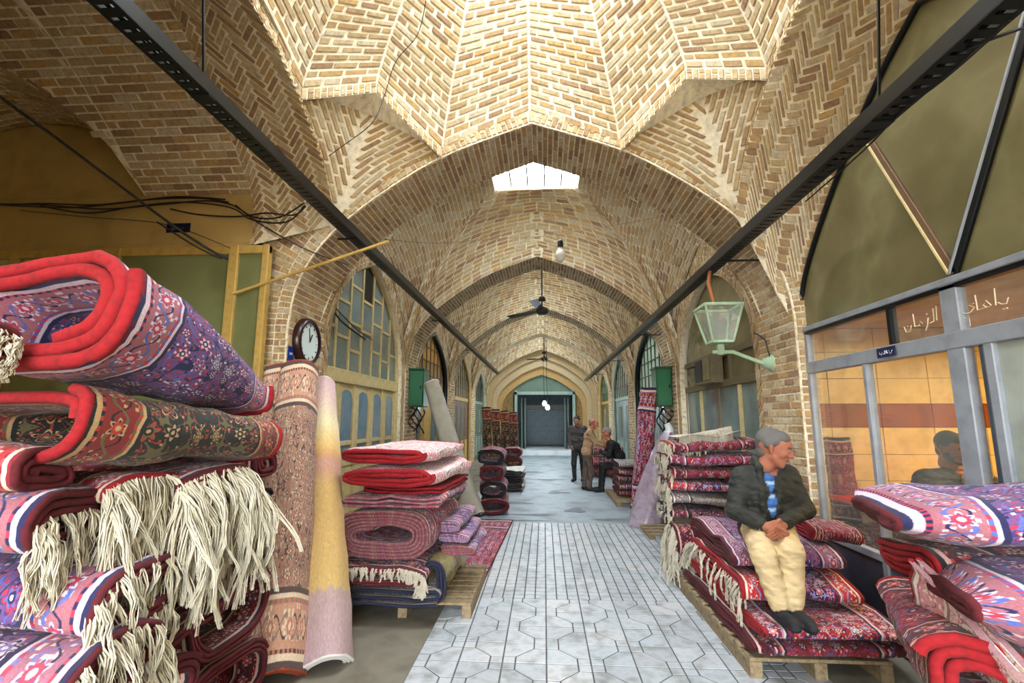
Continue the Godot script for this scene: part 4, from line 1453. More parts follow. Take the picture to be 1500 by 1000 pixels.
	# lamps by the gate
	for k in 2:
		var lp := V(0.02 + k * 0.12, 2.2 - k * 0.16, 19.0)
		var l := thing("hanging_lamp", ["higher of two glowing bulbs hanging before the end gate", "lower of two glowing bulbs hanging before the end gate"][k], "lamp", lp, 0.0, "lit bulbs hanging before the end gate")
		var e := mat(Color(1, 1, 1), 0.3)
		e.emission_enabled = true
		e.emission = Color(0.85, 0.95, 1.0)
		e.emission_energy_multiplier = 12.0
		mb = MB.new()
		mb.lathe([[0.001, -0.09], [0.05, -0.08], [0.085, -0.02], [0.08, 0.03], [0.04, 0.09], [0.03, 0.12]], 12)
		put(mb, "bulb_glow", e, l)
		mb = MB.new()
		mb.lathe([[0.035, 0.11], [0.035, 0.18], [0.001, 0.2]], 10)
		put(mb, "bulb_socket", M.black, l)
		mb = MB.new()
		mb.tube([Vector3(0, 0.19, 0), Vector3(-0.03, 1.2, 0), Vector3(-0.03, 3.2, 0)], 0.01, 5)
		put(mb, "flex", M.cable, l)
		var ol := OmniLight3D.new()
		ol.name = "bulb_light"
		ol.light_color = Color(0.88, 0.95, 1.0)
		ol.light_energy = 2.5
		ol.omni_range = 40.0
		ol.omni_attenuation = 2.0
		ol.light_size = 0.08
		ol.shadow_enabled = true
		l.add_child(ol)
	# lantern on its bracket
	var L := thing("wall_lantern", "pale mint four sided street lantern on a bracket arm", "lantern", V(1.87, 2.34, 5.25))
	var mint: Material = M.mint
	var w0 := 0.105
	var w1 := 0.19
	var cor := [[-1, -1], [1, -1], [1, 1], [-1, 1]]
	for k in 4:
		var c0: Array = cor[k]
		var c1: Array = cor[(k + 1) % 4]
		var a0 := Vector3(c0[0] * w0, 0.10, c0[1] * w0)
		var a1 := Vector3(c0[0] * w1, 0.48, c0[1] * w1)
		var e0 := Vector3(c1[0] * w0, 0.10, c1[1] * w0)
		var e1 := Vector3(c1[0] * w1, 0.48, c1[1] * w1)
		part_bar(L, "corner_bar", mint, a0, a1, 0.02, 0.02)
		part_bar(L, "rim_bar", mint, a1, e1, 0.025, 0.03)
		part_bar(L, "rim_bar", mint, a0, e0, 0.022, 0.025)
		var pm := MB.new()
		pm.quad(a0 * 0.985, e0 * 0.985, e1 * 0.985 + Vector3(0, 0.007, 0), a1 * 0.985 + Vector3(0, 0.007, 0))
		pm.quad(e0 * 0.97 + Vector3(0, 0.003, 0), a0 * 0.97 + Vector3(0, 0.003, 0), a1 * 0.97 + Vector3(0, 0.014, 0), e1 * 0.97 + Vector3(0, 0.014, 0))
		put(pm, "lantern_pane", M.glass, L)
	part_box(L, "lantern_floor", mint, Vector3(-0.1, 0.085, -0.1), Vector3(0.1, 0.10, 0.1), 0.004)
	part_bar(L, "stem", mint, Vector3(0, 0.085, 0), Vector3(0, -0.03, 0), 0.07, 0.07, 0.01)
	part_bar(L, "arm", mint, Vector3(-0.08, 0.0, 0), Vector3(0.14, 0.0, 0), 0.04, 0.035)
	part_bar(L, "arm", mint, Vector3(0.12, 0.0, 0), Vector3(0.45, -0.13, -0.02), 0.035, 0.035)
	mb = MB.new()
	mb.xf = Transform3D(Basis(Vector3.FORWARD, PI / 2), Vector3(0.53, -0.12, -0.02))
	mb.lathe([[0.001, -0.10], [0.05, -0.09], [0.065, -0.04], [0.09, -0.02], [0.09, 0.0]], 14)
	put(mb, "wall_plate", mint, L)
	mb = MB.new()
	mb.tube([Vector3(0.5, -0.06, 0), Vector3(0.47, 0.12, 0), Vector3(0.40, 0.18, 0), Vector3(0.35, 0.20, 0.0)], 0.008, 5)
	put(mb, "flex", M.cable, L)
	mb = MB.new()
	mb.tube([Vector3(-0.03, 0.50, 0), Vector3(-0.08, 0.75, 0.0), Vector3(-0.05, 0.92, 0)], 0.02, 6)
	put(mb, "hanger_pipe", mat(Color(0.62, 0.36, 0.20), 0.6), L)
	# clock on the pier
	var ck := thing("wall_clock", "round wall clock with a dark wooden rim on the brick pier", "clock", V(-2.59, 2.46, 5.08), PI / 2)
	mb = MB.new()
	mb.xf = Transform3D(Basis(Vector3.RIGHT, PI / 2), Vector3.ZERO)
	mb.lathe([[0.20, 0.07], [0.225, 0.085], [0.255, 0.07], [0.265, 0.03], [0.262, 0.0]], 36)
	put(mb, "clock_rim", mat(Color(0.17, 0.08, 0.06), 0.3), ck)
	mb = MB.new()
	mb.xf = Transform3D(Basis(Vector3.RIGHT, PI / 2), Vector3.ZERO)
	mb.lathe([[0.001, 0.055], [0.1, 0.055], [0.21, 0.055]], 36)
	var cface := put(mb, "clock_face", mat(Color(0.78, 0.83, 0.80), 0.5), ck)
	for k in 12:
		var a := TAU * k / 12
		part_bar(cface, "hour_mark", M.black, Vector3(sin(a) * 0.165, cos(a) * 0.165, 0.058), Vector3(sin(a) * 0.19, cos(a) * 0.19, 0.058), 0.012, 0.003, 0)
	part_bar(cface, "hand", M.black, Vector3(0, 0, 0.062), Vector3(0.05, 0.09, 0.062), 0.012, 0.003, 0)
	part_bar(cface, "hand", M.black, Vector3(0, 0, 0.065), Vector3(-0.03, 0.15, 0.065), 0.009, 0.003, 0)
	# blue number tile
	var nt := thing("number_tile", "small blue enamel number tile below the clock", "sign", V(-2.588, 2.30, 4.80), PI / 2)
	part_box(nt, "plate", mat(Color(0.05, 0.16, 0.45), 0.3), Vector3(-0.055, -0.075, 0), Vector3(0.055, 0.075, 0.008), 0.003)
	part_box(nt, "plate_figure", mat(Color(0.75, 0.82, 0.9), 0.4), Vector3(-0.03, -0.012, 0.008), Vector3(0.03, 0.012, 0.0105))
	# green meter boxes with their wires
	for sx in [-1.0, 1.0]:
		var g := thing("meter_box", "green sheet metal meter box on the pier beside the %s" % ("leaning grey roll" if sx < 0 else "standing red roll"), "box", V(XC + sx * 2.34, 1.86, 9.45))
		part_box(g, "box_body", M.green, Vector3(-0.15, 0, -0.2), Vector3(0.14, 0.72, 0.2), 0.012)
		var bd := part_box(g, "box_door", mat(Color(0.05, 0.36, 0.20), 0.4, 0.1), Vector3(-0.13, 0.03, 0.2), Vector3(0.12, 0.69, 0.212), 0.005)
		part_box(bd, "latch", M.dark_metal, Vector3(0.07, 0.34, 0.212), Vector3(0.10, 0.40, 0.225), 0.003)
		part_box(g, "box_lid", M.green, Vector3(-0.17, 0.70, -0.22), Vector3(0.145, 0.74, 0.24), 0.008)
		for k in 5:
			var wire := MB.new()
			var x0 := -0.10 + k * 0.05
			var pts := []
			for i in 9: pts.append(Vector3(x0 + 0.06 * sin(i * 0.9 + k * 1.7), 0.02 - i * 0.055 - 0.02 * k, 0.1 + 0.05 * cos(i * 1.1 + k)))
			wire.tube(pts, 0.014, 5)
			put(wire, "hanging_wire", M.cable, g)

func make_fan(at: Vector3, radius: float, turn: float, label: String, rod: float) -> void:
	var f := thing("ceiling_fan", label, "fan", at, turn)
	var m := mat(Color(0.22, 0.20, 0.18), 0.45, 0.2)
	var mb := MB.new()
	mb.lathe([[0.001, -0.09], [0.08, -0.085], [0.13, -0.04], [0.13, 0.04], [0.07, 0.09], [0.03, 0.11], [0.001, 0.11]], 18)
	put(mb, "fan_motor", m, f)
	mb = MB.new()
	mb.tube([Vector3(0, 0.08, 0), Vector3(0, rod, 0)], 0.018, 6)
	put(mb, "fan_rod", m, f)
	mb = MB.new()
	mb.lathe([[0.02, 0.34], [0.07, 0.30], [0.085, 0.22], [0.001, 0.21]], 14)
	put(mb, "fan_cup", m, f)
	for k in 3:
		var a := TAU * k / 3.0
		mb = MB.new()
		mb.xf = Transform3D(Basis(Vector3.UP, a) * Basis(Vector3.RIGHT, 0.2), Vector3.ZERO)
		var bf := func(u, v):
			var r := lerpf(0.12, radius, u)
			var w := lerpf(0.045, 0.085, minf(1.0, u * 2.0))
			return Vector3(r, 0.0, lerpf(-w, w, v))
		var bt := func(u, v): return (bf.call(u, v) as Vector3) + Vector3(0, 0.006, 0)
		mb.grid(bf, 6, 1)
		mb.grid(bt, 6, 1)
		put(mb, "fan_blade", m, f)

# ------------------------------------------------------------------ woven patterns
func h2(a: int, b: int, s: int) -> float:
	var n := (a * 374761393 + b * 668265263 + s * 1274126177) & 0x7fffffff
	n = ((n ^ (n >> 13)) * 1103515245) & 0x7fffffff
	return float((n ^ (n >> 16)) & 0xffff) / 65535.0

# one quarter is worked out and mirrored: pal = [ground, dark, light, second, third, border ground]
func woven(pal: Array, seed_: int, border := true, scale := 1.0) -> ImageTexture:
	var q := 192
	var cols := PackedColorArray()
	cols.resize(q * q)
	var g: Color = pal[0]
	var dk: Color = pal[1]
	var lt: Color = pal[2]
	var c2: Color = pal[3]
	var c3: Color = pal[4]
	var bg: Color = pal[5]
	var cells := int(5 * scale)
	for y in q:
		var v := float(y) / q * 0.5        # 0 at the edge, 0.5 in the middle
		for x in q:
			var u := float(x) / q * 0.5
			var c := g
			if border and v < 0.20:
				c = bg
				var m := v - 0.10
				var rep := 8.0
				var uu := fposmod(u * rep, 1.0) - 0.5
				if v < 0.018: c = dk
				elif v < 0.034: c = lt
				elif v < 0.046: c = c2 if int(u * 64) % 2 == 0 else dk
				elif v > 0.184: c = dk
				elif v > 0.17: c = lt
				elif v > 0.157: c = c3 if int(u * 56) % 2 == 0 else c2
				else:
					var r := Vector2(uu / rep, m).length()
					var th := atan2(m, uu / rep)
					var pet := 0.036 * (0.78 + 0.22 * cos(th * 6.0))
					if r < 0.010: c = lt
					elif r < 0.020: c = c2
					elif r < pet: c = g if r < pet - 0.008 else lt
					else:
						var w := sin(u * rep * TAU) * 0.028
						if absf(m - w) < 0.006: c = c3
						elif absf(m + w) < 0.004: c = dk
						elif h2(x / 5, y / 5, seed_) < 0.10: c = lt
			else:
				# winding stems
				var w1 := sin(u * 34.0 * scale + 2.2 * sin(v * 23.0 * scale + seed_))
				var w2 := sin(v * 31.0 * scale + 2.0 * sin(u * 27.0 * scale + seed_ * 1.7))
				if absf(w1 - w2) < 0.14: c = c3
				if absf(w1 + w2) < 0.10: c = dk
				if absf(w1 * w2 - 0.35) < 0.05: c = c2
				# blossoms scattered on a loose net
				var gx := u * 2.0 * cells
				var gy := v * 2.0 * cells
				for dx in [-1, 0, 1]:
					for dy in [-1, 0, 1]:
						var ix := int(floor(gx)) + int(dx)
						var iy := int(floor(gy)) + int(dy)
						var px := ix + 0.25 + 0.5 * h2(ix, iy, seed_)
						var py := iy + 0.25 + 0.5 * h2(ix, iy, seed_ + 9)
						var rr := Vector2(gx - px, gy - py)
						var r := rr.length()
						var R := 0.26 + 0.24 * h2(ix, iy, seed_ + 5)
						if r > R: continue
						var n: float = 5.0 + floorf(h2(ix, iy, seed_ + 3) * 4.0)
						var th := rr.angle() + h2(ix, iy, seed_ + 4) * 6.0
						var pet := R * (0.76 + 0.24 * cos(th * n))
						var kind := h2(ix, iy, seed_ + 7)
						if r < R * 0.16: c = lt
						elif r < R * 0.32: c = c3 if kind < 0.5 else dk
						elif r < pet * 0.62: c = (c2 if kind < 0.4 else lt) if kind < 0.75 else c3
						elif r < pet * 0.82: c = dk if kind < 0.6 else c2
						elif r < pet: c = lt if kind < 0.5 else g.lerp(dk, 0.5)
				# leaflets between
				if c == g:
					var k := h2(x / 4, y / 4, seed_ + 21)
					if k < 0.07: c = c2
					elif k < 0.12: c = lt
					elif k < 0.20: c = dk
			# abrash: each knot a little different
			var f := 0.88 + 0.2 * h2(x, y, seed_ + 50)
			cols[y * q + x] = Color(c.r * f, c.g * f, c.b * f)
	var im := Image.create(q * 2, q * 2, false, Image.FORMAT_RGB8)
	for y in q:
		for x in q:
			var c := cols[y * q + x]
			im.set_pixel(x, y, c)
			im.set_pixel(2 * q - 1 - x, y, c)
			im.set_pixel(x, 2 * q - 1 - y, c)
			im.set_pixel(2 * q - 1 - x, 2 * q - 1 - y, c)
	return ImageTexture.create_from_image(im)

func cloth(tex: Texture2D, tint := Color.WHITE) -> StandardMaterial3D:
	var m := StandardMaterial3D.new()
	m.albedo_color = tint
	m.albedo_texture = tex
	m.roughness = 0.95
	m.rim_enabled = true
	m.rim = 0.12
	m.rim_tint = 0.6
	return m

var W := {}                            # woven materials
var pile_red: StandardMaterial3D
var wool: StandardMaterial3D
func make_weaves() -> void:
	var red := Color(0.55, 0.08, 0.12)
	var navy := Color(0.11, 0.11, 0.27)
	var cream := Color(0.80, 0.73, 0.63)
	var rose := Color(0.80, 0.42, 0.45)
	var sky := Color(0.46, 0.56, 0.76)
	var t_lilac := woven([Color(0.36, 0.25, 0.45), navy, Color(0.77, 0.70, 0.74), Color(0.66, 0.17, 0.26), Color(0.31, 0.36, 0.62), Color(0.58, 0.35, 0.39)], 11)
	var t_rosy := woven([Color(0.56, 0.12, 0.17), Color(0.16, 0.10, 0.20), Color(0.80, 0.68, 0.64), Color(0.70, 0.34, 0.38), Color(0.46, 0.42, 0.58), Color(0.48, 0.16, 0.22)], 99)
	var t_mauve := woven([Color(0.40, 0.26, 0.42), Color(0.14, 0.11, 0.24), Color(0.76, 0.68, 0.70), Color(0.60, 0.20, 0.28), Color(0.42, 0.38, 0.58), Color(0.54, 0.34, 0.40)], 111)
	var t_plum := woven([Color(0.24, 0.10, 0.18), Color(0.08, 0.08, 0.14), Color(0.70, 0.60, 0.54), Color(0.54, 0.16, 0.20), Color(0.34, 0.32, 0.46), Color(0.38, 0.10, 0.14)], 122)
	var t_red := woven([red, navy, cream, rose, sky, Color(0.46, 0.09, 0.14)], 22)
	var t_navy := woven([navy, Color(0.50, 0.08, 0.14), cream, Color(0.74, 0.26, 0.30), Color(0.50, 0.52, 0.74), Color(0.66, 0.16, 0.18)], 33)
	var t_dark := woven([Color(0.10, 0.10, 0.07), Color(0.05, 0.07, 0.05), Color(0.62, 0.50, 0.34), Color(0.56, 0.16, 0.12), Color(0.32, 0.30, 0.17), Color(0.42, 0.10, 0.08)], 44, true, 0.8)
	var t_cream := woven([Color(0.88, 0.82, 0.76), Color(0.60, 0.44, 0.46), Color(0.94, 0.90, 0.86), Color(0.84, 0.48, 0.54), Color(0.88, 0.66, 0.66), Color(0.86, 0.58, 0.62)], 55)
	var t_beige := woven([Color(0.60, 0.47, 0.39), Color(0.31, 0.24, 0.22), Color(0.80, 0.71, 0.60), Color(0.68, 0.42, 0.32), Color(0.50, 0.42, 0.38), Color(0.70, 0.52, 0.42)], 66, true, 1.7)
	var t_wine := woven([Color(0.44, 0.08, 0.12), Color(0.10, 0.07, 0.11), Color(0.74, 0.60, 0.54), Color(0.66, 0.18, 0.22), Color(0.30, 0.26, 0.40), Color(0.30, 0.05, 0.09)], 77)
	var t_grey := woven([Color(0.56, 0.54, 0.50), Color(0.22, 0.20, 0.20), Color(0.78, 0.74, 0.68), Color(0.50, 0.36, 0.36), Color(0.44, 0.42, 0.44), Color(0.48, 0.44, 0.44)], 88, true, 1.5)
	W = {"lilac": cloth(t_lilac), "red": cloth(t_red), "navy": cloth(t_navy), "dark": cloth(t_dark), "cream": cloth(t_cream), "beige": cloth(t_beige), "wine": cloth(t_wine), "grey": cloth(t_grey),
		"rosy": cloth(t_rosy), "mauve": cloth(t_mauve), "plum": cloth(t_plum)}
	W.white = mat(Color(0.82, 0.80, 0.76), 0.9, 0, M.soft, 3.0)
	W.red_plain = mat(Color(0.56, 0.03, 0.07), 0.95, 0, M.grit, 3.0)
	W.dark_edge = mat(Color(0.10, 0.06, 0.09), 0.95, 0, M.grit, 3.0)
	W.wine_edge = mat(Color(0.34, 0.05, 0.09), 0.95, 0, M.grit, 3.0)
	W.navy_edge = mat(Color(0.10, 0.11, 0.20), 0.95, 0, M.grit, 3.0)
	W.rust = mat(Color(0.62, 0.25, 0.14), 0.95, 0, M.grit, 3.0)
	wool = mat(Color(0.79, 0.75, 0.66), 0.95, 0, M.soft, 6.0)

# ------------------------------------------------------------------ carpets as one thick sheet swept along an axis
# a flattened roll: stadium turns that shrink by the thickness of the cloth
func roll_path(w: float, h: float, th: float, turns: float, start := 0.0) -> PackedVector2Array:
	var out := PackedVector2Array()
	var n := int(turns * 26)
	for i in n + 1:
		var a := start + TAU * turns * i / n
		var k := a - start
		var sh := th * 1.04 * k / TAU
		var hw := maxf(w * 0.5 - th * 0.5 - sh, 0.012)
		var hh := maxf(h * 0.5 - th * 0.5 - sh, 0.006)
		# superellipse: flat above and below, round at the sides
		var ca := cos(a)
		var sa := sin(a)
		var e := 0.62
		out.append(Vector2(signf(ca) * pow(absf(ca), e) * hw, signf(sa) * pow(absf(sa), e * 1.15) * hh))
	return out

# folded to and fro
func fold_path(w: float, layers: int, gap: float, slack := 0.02, seed_ := 1) -> PackedVector2Array:
	var r := RandomNumberGenerator.new()
	r.seed = seed_
	var out := PackedVector2Array()
	var y0 := -gap * (layers - 1) * 0.5
	var dirv := 1.0
	var l := -w * 0.5 + r.randf() * slack
	for k in layers:
		var y := y0 + gap * k
		var e := dirv * (w * 0.5 - gap * 0.5 - r.randf() * slack)
		var s := -dirv * (w * 0.5 - gap * 0.5 - r.randf() * slack) if k == 0 else l
		for i in 7: out.append(Vector2(lerpf(s, e, i / 6.0), y + 0.004 * sin(i * 2.1 + k)))
		if k < layers - 1:
			for i in range(1, 6):
				var a := -PI / 2 + PI * i / 6.0
				out.append(Vector2(e + dirv * cos(a) * gap * 0.5, y + gap * 0.5 + sin(a) * gap * 0.5))
		l = e
		dirv = -dirv
	return out

# opts: face, edge (materials), ax: axis points, sx / sy: scales at both ends, lump, tile (metres of pattern), tip (up vector), seed
func sweep(called: String, label: String, path: PackedVector2Array, th: float, ax: Array, o: Dictionary) -> Node3D:
	var noise := FastNoiseLite.new()
	noise.seed = o.get("seed", 3)
	noise.frequency = o.get("freq", 2.2)
	var lump: float = o.get("lump", 0.017)
	var nz: int = o.get("nz", 10)
	var upv: Vector3 = o.get("tip", Vector3.UP)
	var s0: Array = o.get("s0", [1.0, 1.0])
	var s1: Array = o.get("s1", [1.0, 1.0])
	var tile: float = o.get("tile", 1.1)
	var base := Vector3.ZERO
	for p in ax: base += p / ax.size()
	var lowest := 9e9
	var m := path.size()
	var nrm := PackedVector2Array()
	var arc := PackedFloat32Array([0.0])
	for i in m:
		var t := (path[mini(i + 1, m - 1)] - path[maxi(i - 1, 0)]).normalized()
		nrm.append(Vector2(t.y, -t.x))
		if i: arc.append(arc[i - 1] + path[i].distance_to(path[i - 1]))
	var rows := []
	var frames := []
	for j in nz + 1:
		var t := float(j) / nz
		var c := curve(ax, t) if ax.size() > 2 else (ax[0] as Vector3).lerp(ax[1], t)
		var c2 := curve(ax, minf(t + 0.02, 1.0)) if ax.size() > 2 else (ax[1] as Vector3)
		var c1 := curve(ax, maxf(t - 0.02, 0.0)) if ax.size() > 2 else (ax[0] as Vector3)
		var dz := (c2 - c1).normalized()
		var dx := upv.cross(dz).normalized()
		var dy := dz.cross(dx)
		var cap := 1.0 if not o.get("cap", false) else 0.30 + 0.70 * sqrt(1.0 - pow(1.0 - minf(1.0, t / 0.16), 2.0))
		frames.append([c, dx, dy, lerpf(s0[0], s1[0], t) * (0.45 + 0.55 * cap), lerpf(s0[1], s1[1], t) * cap, dz])
	var place := func(j: int, q: Vector2) -> Vector3:
		var f: Array = frames[j]
		var p: Vector3 = f[0] + f[1] * (q.x * f[3]) + f[2] * (q.y * f[4])
		return p + Vector3(noise.get_noise_3dv(p * 1.0), noise.get_noise_3dv(p + Vector3(7, 3, 1)), noise.get_noise_3dv(p + Vector3(2, 9, 5))) * lump * 2.0
	# place the node at the lowest point of the middle
	for j in nz + 1:
		for i in m: lowest = minf(lowest, (place.call(j, path[i]) as Vector3).y)
	var t0 := thing(called, label, o.get("category", "carpet"), Vector3(base.x, lowest - th * 0.5, base.z), 0.0, o.get("group", ""))
	var off := t0.position
	var face := MB.new()
	for side in [1.0, -1.0]:
		var f := func(u, v):
			var i := int(round(u * (m - 1)))
			var j := int(round(v * nz))
			return (place.call(j, path[i] + nrm[i] * (th * 0.5 * side)) as Vector3) - off
		var before := face.t.size()
		face.grid(f, m - 1, nz, 1.0, 1.0, side < 0)
		for k in range(before, face.t.size()):
			var uv := face.t[k]
			face.t[k] = Vector2(arc[int(round(uv.x * (m - 1)))] / tile, lerpf(o.get("v0", 0.0), o.get("v1", 1.0), uv.y))
	# the two free ends of the sheet
	for i in [0, m - 1]:
		for j in nz:
			var a: Vector3 = (place.call(j, path[i] + nrm[i] * th * 0.5) as Vector3) - off
			var b: Vector3 = (place.call(j + 1, path[i] + nrm[i] * th * 0.5) as Vector3) - off
			var c: Vector3 = (place.call(j + 1, path[i] - nrm[i] * th * 0.5) as Vector3) - off
			var d: Vector3 = (place.call(j, path[i] - nrm[i] * th * 0.5) as Vector3) - off
			face.quad(a, b, c, d)
	var pm := put(face, o.get("face_name", "pile"), W[o.get("face", "red")] if o.get("face", "red") is String else o.face, t0)
	# bound edges: a cord along the sheet at both ends of the axis
	for e in [0, nz]:
		var pts := []
		for i in m: pts.append((place.call(e, path[i]) as Vector3) - off)
		var mb := MB.new()
		mb.tube(pts, th * o.get("cord", 0.56), 6)
		put(mb, "bound_edge", W[o.get("edge", "red_plain")], t0)
	if o.has("fringe"):
		for fr in o.fringe:
			# fr: [axis end (0 or 1), from, to (shares of the path), length, strands]
			var e: int = 0 if fr[0] == 0 else nz
			var line := []
			for i in range(int(fr[1] * (m - 1)), int(fr[2] * (m - 1)) + 1): line.append((place.call(e, path[i]) as Vector3) - off)
			var outd: Vector3 = (frames[e][5] as Vector3) * (-1.0 if fr[0] == 0 else 1.0)
			fringe(pm, line, outd, fr[3], fr[4], o.get("seed", 3))
	return t0

# strands knotted in small bunches, falling under their own weight
func fringe(parent: Node, line: Array, outd: Vector3, length: float, n: int, seed_: int, thick := 1.0) -> void:
	var r := RandomNumberGenerator.new()
	r.seed = seed_ * 77 + n
	var mb := MB.new()
	var m := line.size()
	var locks := maxi(6, int(n * 0.36))
	for k in locks:
		var t := (k + r.randf()) / locks * (m - 1)
		var i := clampi(int(t), 0, m - 2)
		var p: Vector3 = (line[i] as Vector3).lerp(line[i + 1], t - i)
		var dirv := (outd * 0.7 + Vector3(r.randf_range(-0.3, 0.3), r.randf_range(-0.9, 0.0), r.randf_range(-0.3, 0.3))).normalized()
		var L := length * r.randf_range(0.7, 1.15)
		var spine := [p]
		var seg := 7
		for s in seg:
			dirv = (dirv + Vector3(r.randf_range(-0.5, 0.5), -0.62, r.randf_range(-0.5, 0.5))).normalized()
			p += dirv * (L / seg)
			spine.append(p)
		for q in 9:
			var off := Vector3(r.randf_range(-1, 1), r.randf_range(-0.5, 0.5), r.randf_range(-1, 1)) * 0.011
			var tw := r.randf() * TAU
			var pts := []
			for s in seg + 1:
				var f := 1.0 - 0.55 * s / seg
				pts.append((spine[s] as Vector3) + off * f * (0.5 if s == 0 else 1.0) + Vector3(cos(tw + s * 1.4), 0, sin(tw + s * 1.4)) * 0.0045)
			mb.tube(pts, (0.0026 + 0.0016 * r.randf()) * thick, 3, 0.0012 * thick)
	var o := put(mb, "fringe", wool, parent)
	o.set_meta("kind", "stuff")

func bundle(label: String, a: Vector3, b: Vector3, w: float, h: float, face: String, edge: String, extra := {}) -> Node3D:
	var th: float = extra.get("th", 0.022)
	var o := {"face": face, "edge": edge, "category": "carpet"}
	o.merge(extra, true)
	var path: PackedVector2Array
	if extra.get("kind", "roll") == "roll": path = roll_path(w, h, th, extra.get("turns", minf(2.6, h / th / 2.0 - 0.3)), extra.get("start", 0.4))
	else: path = fold_path(w, extra.get("layers", 4), h / extra.get("layers", 4), extra.get("slack", 0.03), extra.get("seed", 1))
	return sweep(extra.get("called", "folded_carpet"), label, path, th, [a, b], o)

func make_carpets() -> void:
	make_weaves()
	left_pile()
	right_pile()
	middle_left()
	middle_right()
	far_goods()

# ------------------------------------------------------------------ the goods
func left_pile() -> void:
	bundle("big folded lilac carpet with scarlet bound edges on top of the pile by the alley", V(-1.43, 1.965, 1.28), V(-1.42, 1.74, 2.22), 0.60, 0.40, "lilac", "red_plain", {"th": 0.036, "turns": 2.3, "start": 2.6, "s1": [0.54, 0.42], "lump": 0.02, "cord": 0.62, "tile": 0.8, "seed": 5, "nz": 14})
	bundle("black and green carpet with a scarlet edge squeezed under the big lilac one", V(-1.52, 1.635, 1.32), V(-1.36, 1.56, 2.15), 0.62, 0.25, "dark", "red_plain", {"th": 0.030, "turns": 1.15, "start": 2.2, "s1": [0.7, 0.7], "lump": 0.02, "cord": 0.6, "tile": 0.8, "seed": 6})
	bundle("small rolled carpet with a white fringed end poking out beside the big lilac one", V(-2.2, 1.845, 1.08), V(-1.395, 1.84, 1.12), 0.18, 0.13, "red", "wine_edge", {"fringe": [[1, 0.0, 0.45, 0.07, 70]], "seed": 7, "lump": 0.01})
	bundle("rolled purple carpet end above the blue fringed one", V(-2.1, 1.54, 1.26), V(-1.39, 1.50, 1.31), 0.24, 0.14, "navy", "wine_edge", {"seed": 8})
	bundle("blue patterned folded carpet with long fringe at its wine red end", V(-2.1, 1.42, 1.24), V(-1.35, 1.36, 1.36), 0.34, 0.17, "lilac", "wine_edge", {"fringe": [[1, 0.55, 1.0, 0.20, 110]], "seed": 9, "lump": 0.014})
	bundle("thin folded navy carpet with scarlet edge and thick white fringe", V(-2.0, 1.42, 1.60), V(-1.33, 1.415, 1.60), 0.34, 0.10, "navy", "red_plain", {"fringe": [[1, 0.0, 0.4, 0.36, 240]], "seed": 10, "th": 0.02})
	bundle("folded rose carpet with the longest shaggy white fringe of the pile", V(-2.0, 1.44, 1.98), V(-1.25, 1.40, 1.86), 0.40, 0.13, "rosy", "wine_edge", {"fringe": [[1, 0.0, 0.5, 0.42, 340]], "seed": 11})
	bundle("blue and rose folded carpet below the thick fringes", V(-2.0, 1.20, 1.44), V(-1.22, 1.13, 1.50), 0.42, 0.20, "lilac", "wine_edge", {"fringe": [[1, 0.0, 0.3, 0.2, 90]], "seed": 12})
	bundle("folded lilac carpet near the foot of the fringed pile", V(-2.0, 1.03, 1.28), V(-1.18, 0.98, 1.36), 0.40, 0.19, "mauve", "wine_edge", {"fringe": [[1, 0.0, 0.4, 0.2, 90]], "seed": 13})
	bundle("wine red folded carpet between the fringes and the lying rolls", V(-2.3, 1.22, 2.0), V(-1.40, 1.20, 2.0), 0.60, 0.26, "wine", "wine_edge", {"seed": 14})
	bundle("plum folded carpet behind the blue one of the fringed pile", V(-2.3, 0.93, 1.98), V(-1.40, 0.92, 1.95), 0.64, 0.26, "plum", "wine_edge", {"seed": 15})
	bundle("thick folded carpet bearing the fringed pile", V(-2.3, 0.66, 1.60), V(-1.36, 0.66, 1.60), 0.80, 0.28, "wine", "wine_edge", {"seed": 16})
	bundle("folded carpet under the thick one of the fringed pile", V(-2.3, 0.38, 1.60), V(-1.35, 0.38, 1.60), 0.85, 0.26, "plum", "wine_edge", {"seed": 17})
	bundle("lowest folded carpet of the fringed pile, on the floor", V(-2.3, 0.135, 1.60), V(-1.34, 0.135, 1.60), 0.9, 0.24, "wine", "wine_edge", {"seed": 18})
	# rolls lying behind the pile
	bundle("rose roll lying behind the fringed pile, topmost of three", V(-2.4, 1.36, 2.75), V(-1.56, 1.40, 2.72), 0.22, 0.19, "rosy", "wine_edge", {"called": "carpet_roll", "seed": 21})
	bundle("wine roll lying behind the fringed pile, middle of three", V(-2.4, 1.14, 2.75), V(-1.58, 1.17, 2.72), 0.24, 0.20, "wine", "dark_edge", {"called": "carpet_roll", "seed": 22})
	bundle("red roll lying behind the fringed pile, lowest of three", V(-2.4, 0.92, 2.75), V(-1.56, 0.94, 2.70), 0.24, 0.20, "red", "dark_edge", {"called": "carpet_roll", "seed": 23})
	bundle("wide folded carpet below the three lying rolls", V(-2.6, 0.60, 2.80), V(-1.72, 0.60, 2.78), 0.7, 0.40, "plum", "wine_edge", {"seed": 24})
	bundle("broad folded carpet on the floor below the lying rolls", V(-2.6, 0.20, 2.80), V(-1.72, 0.20, 2.78), 0.75, 0.38, "wine", "wine_edge", {"seed": 25})

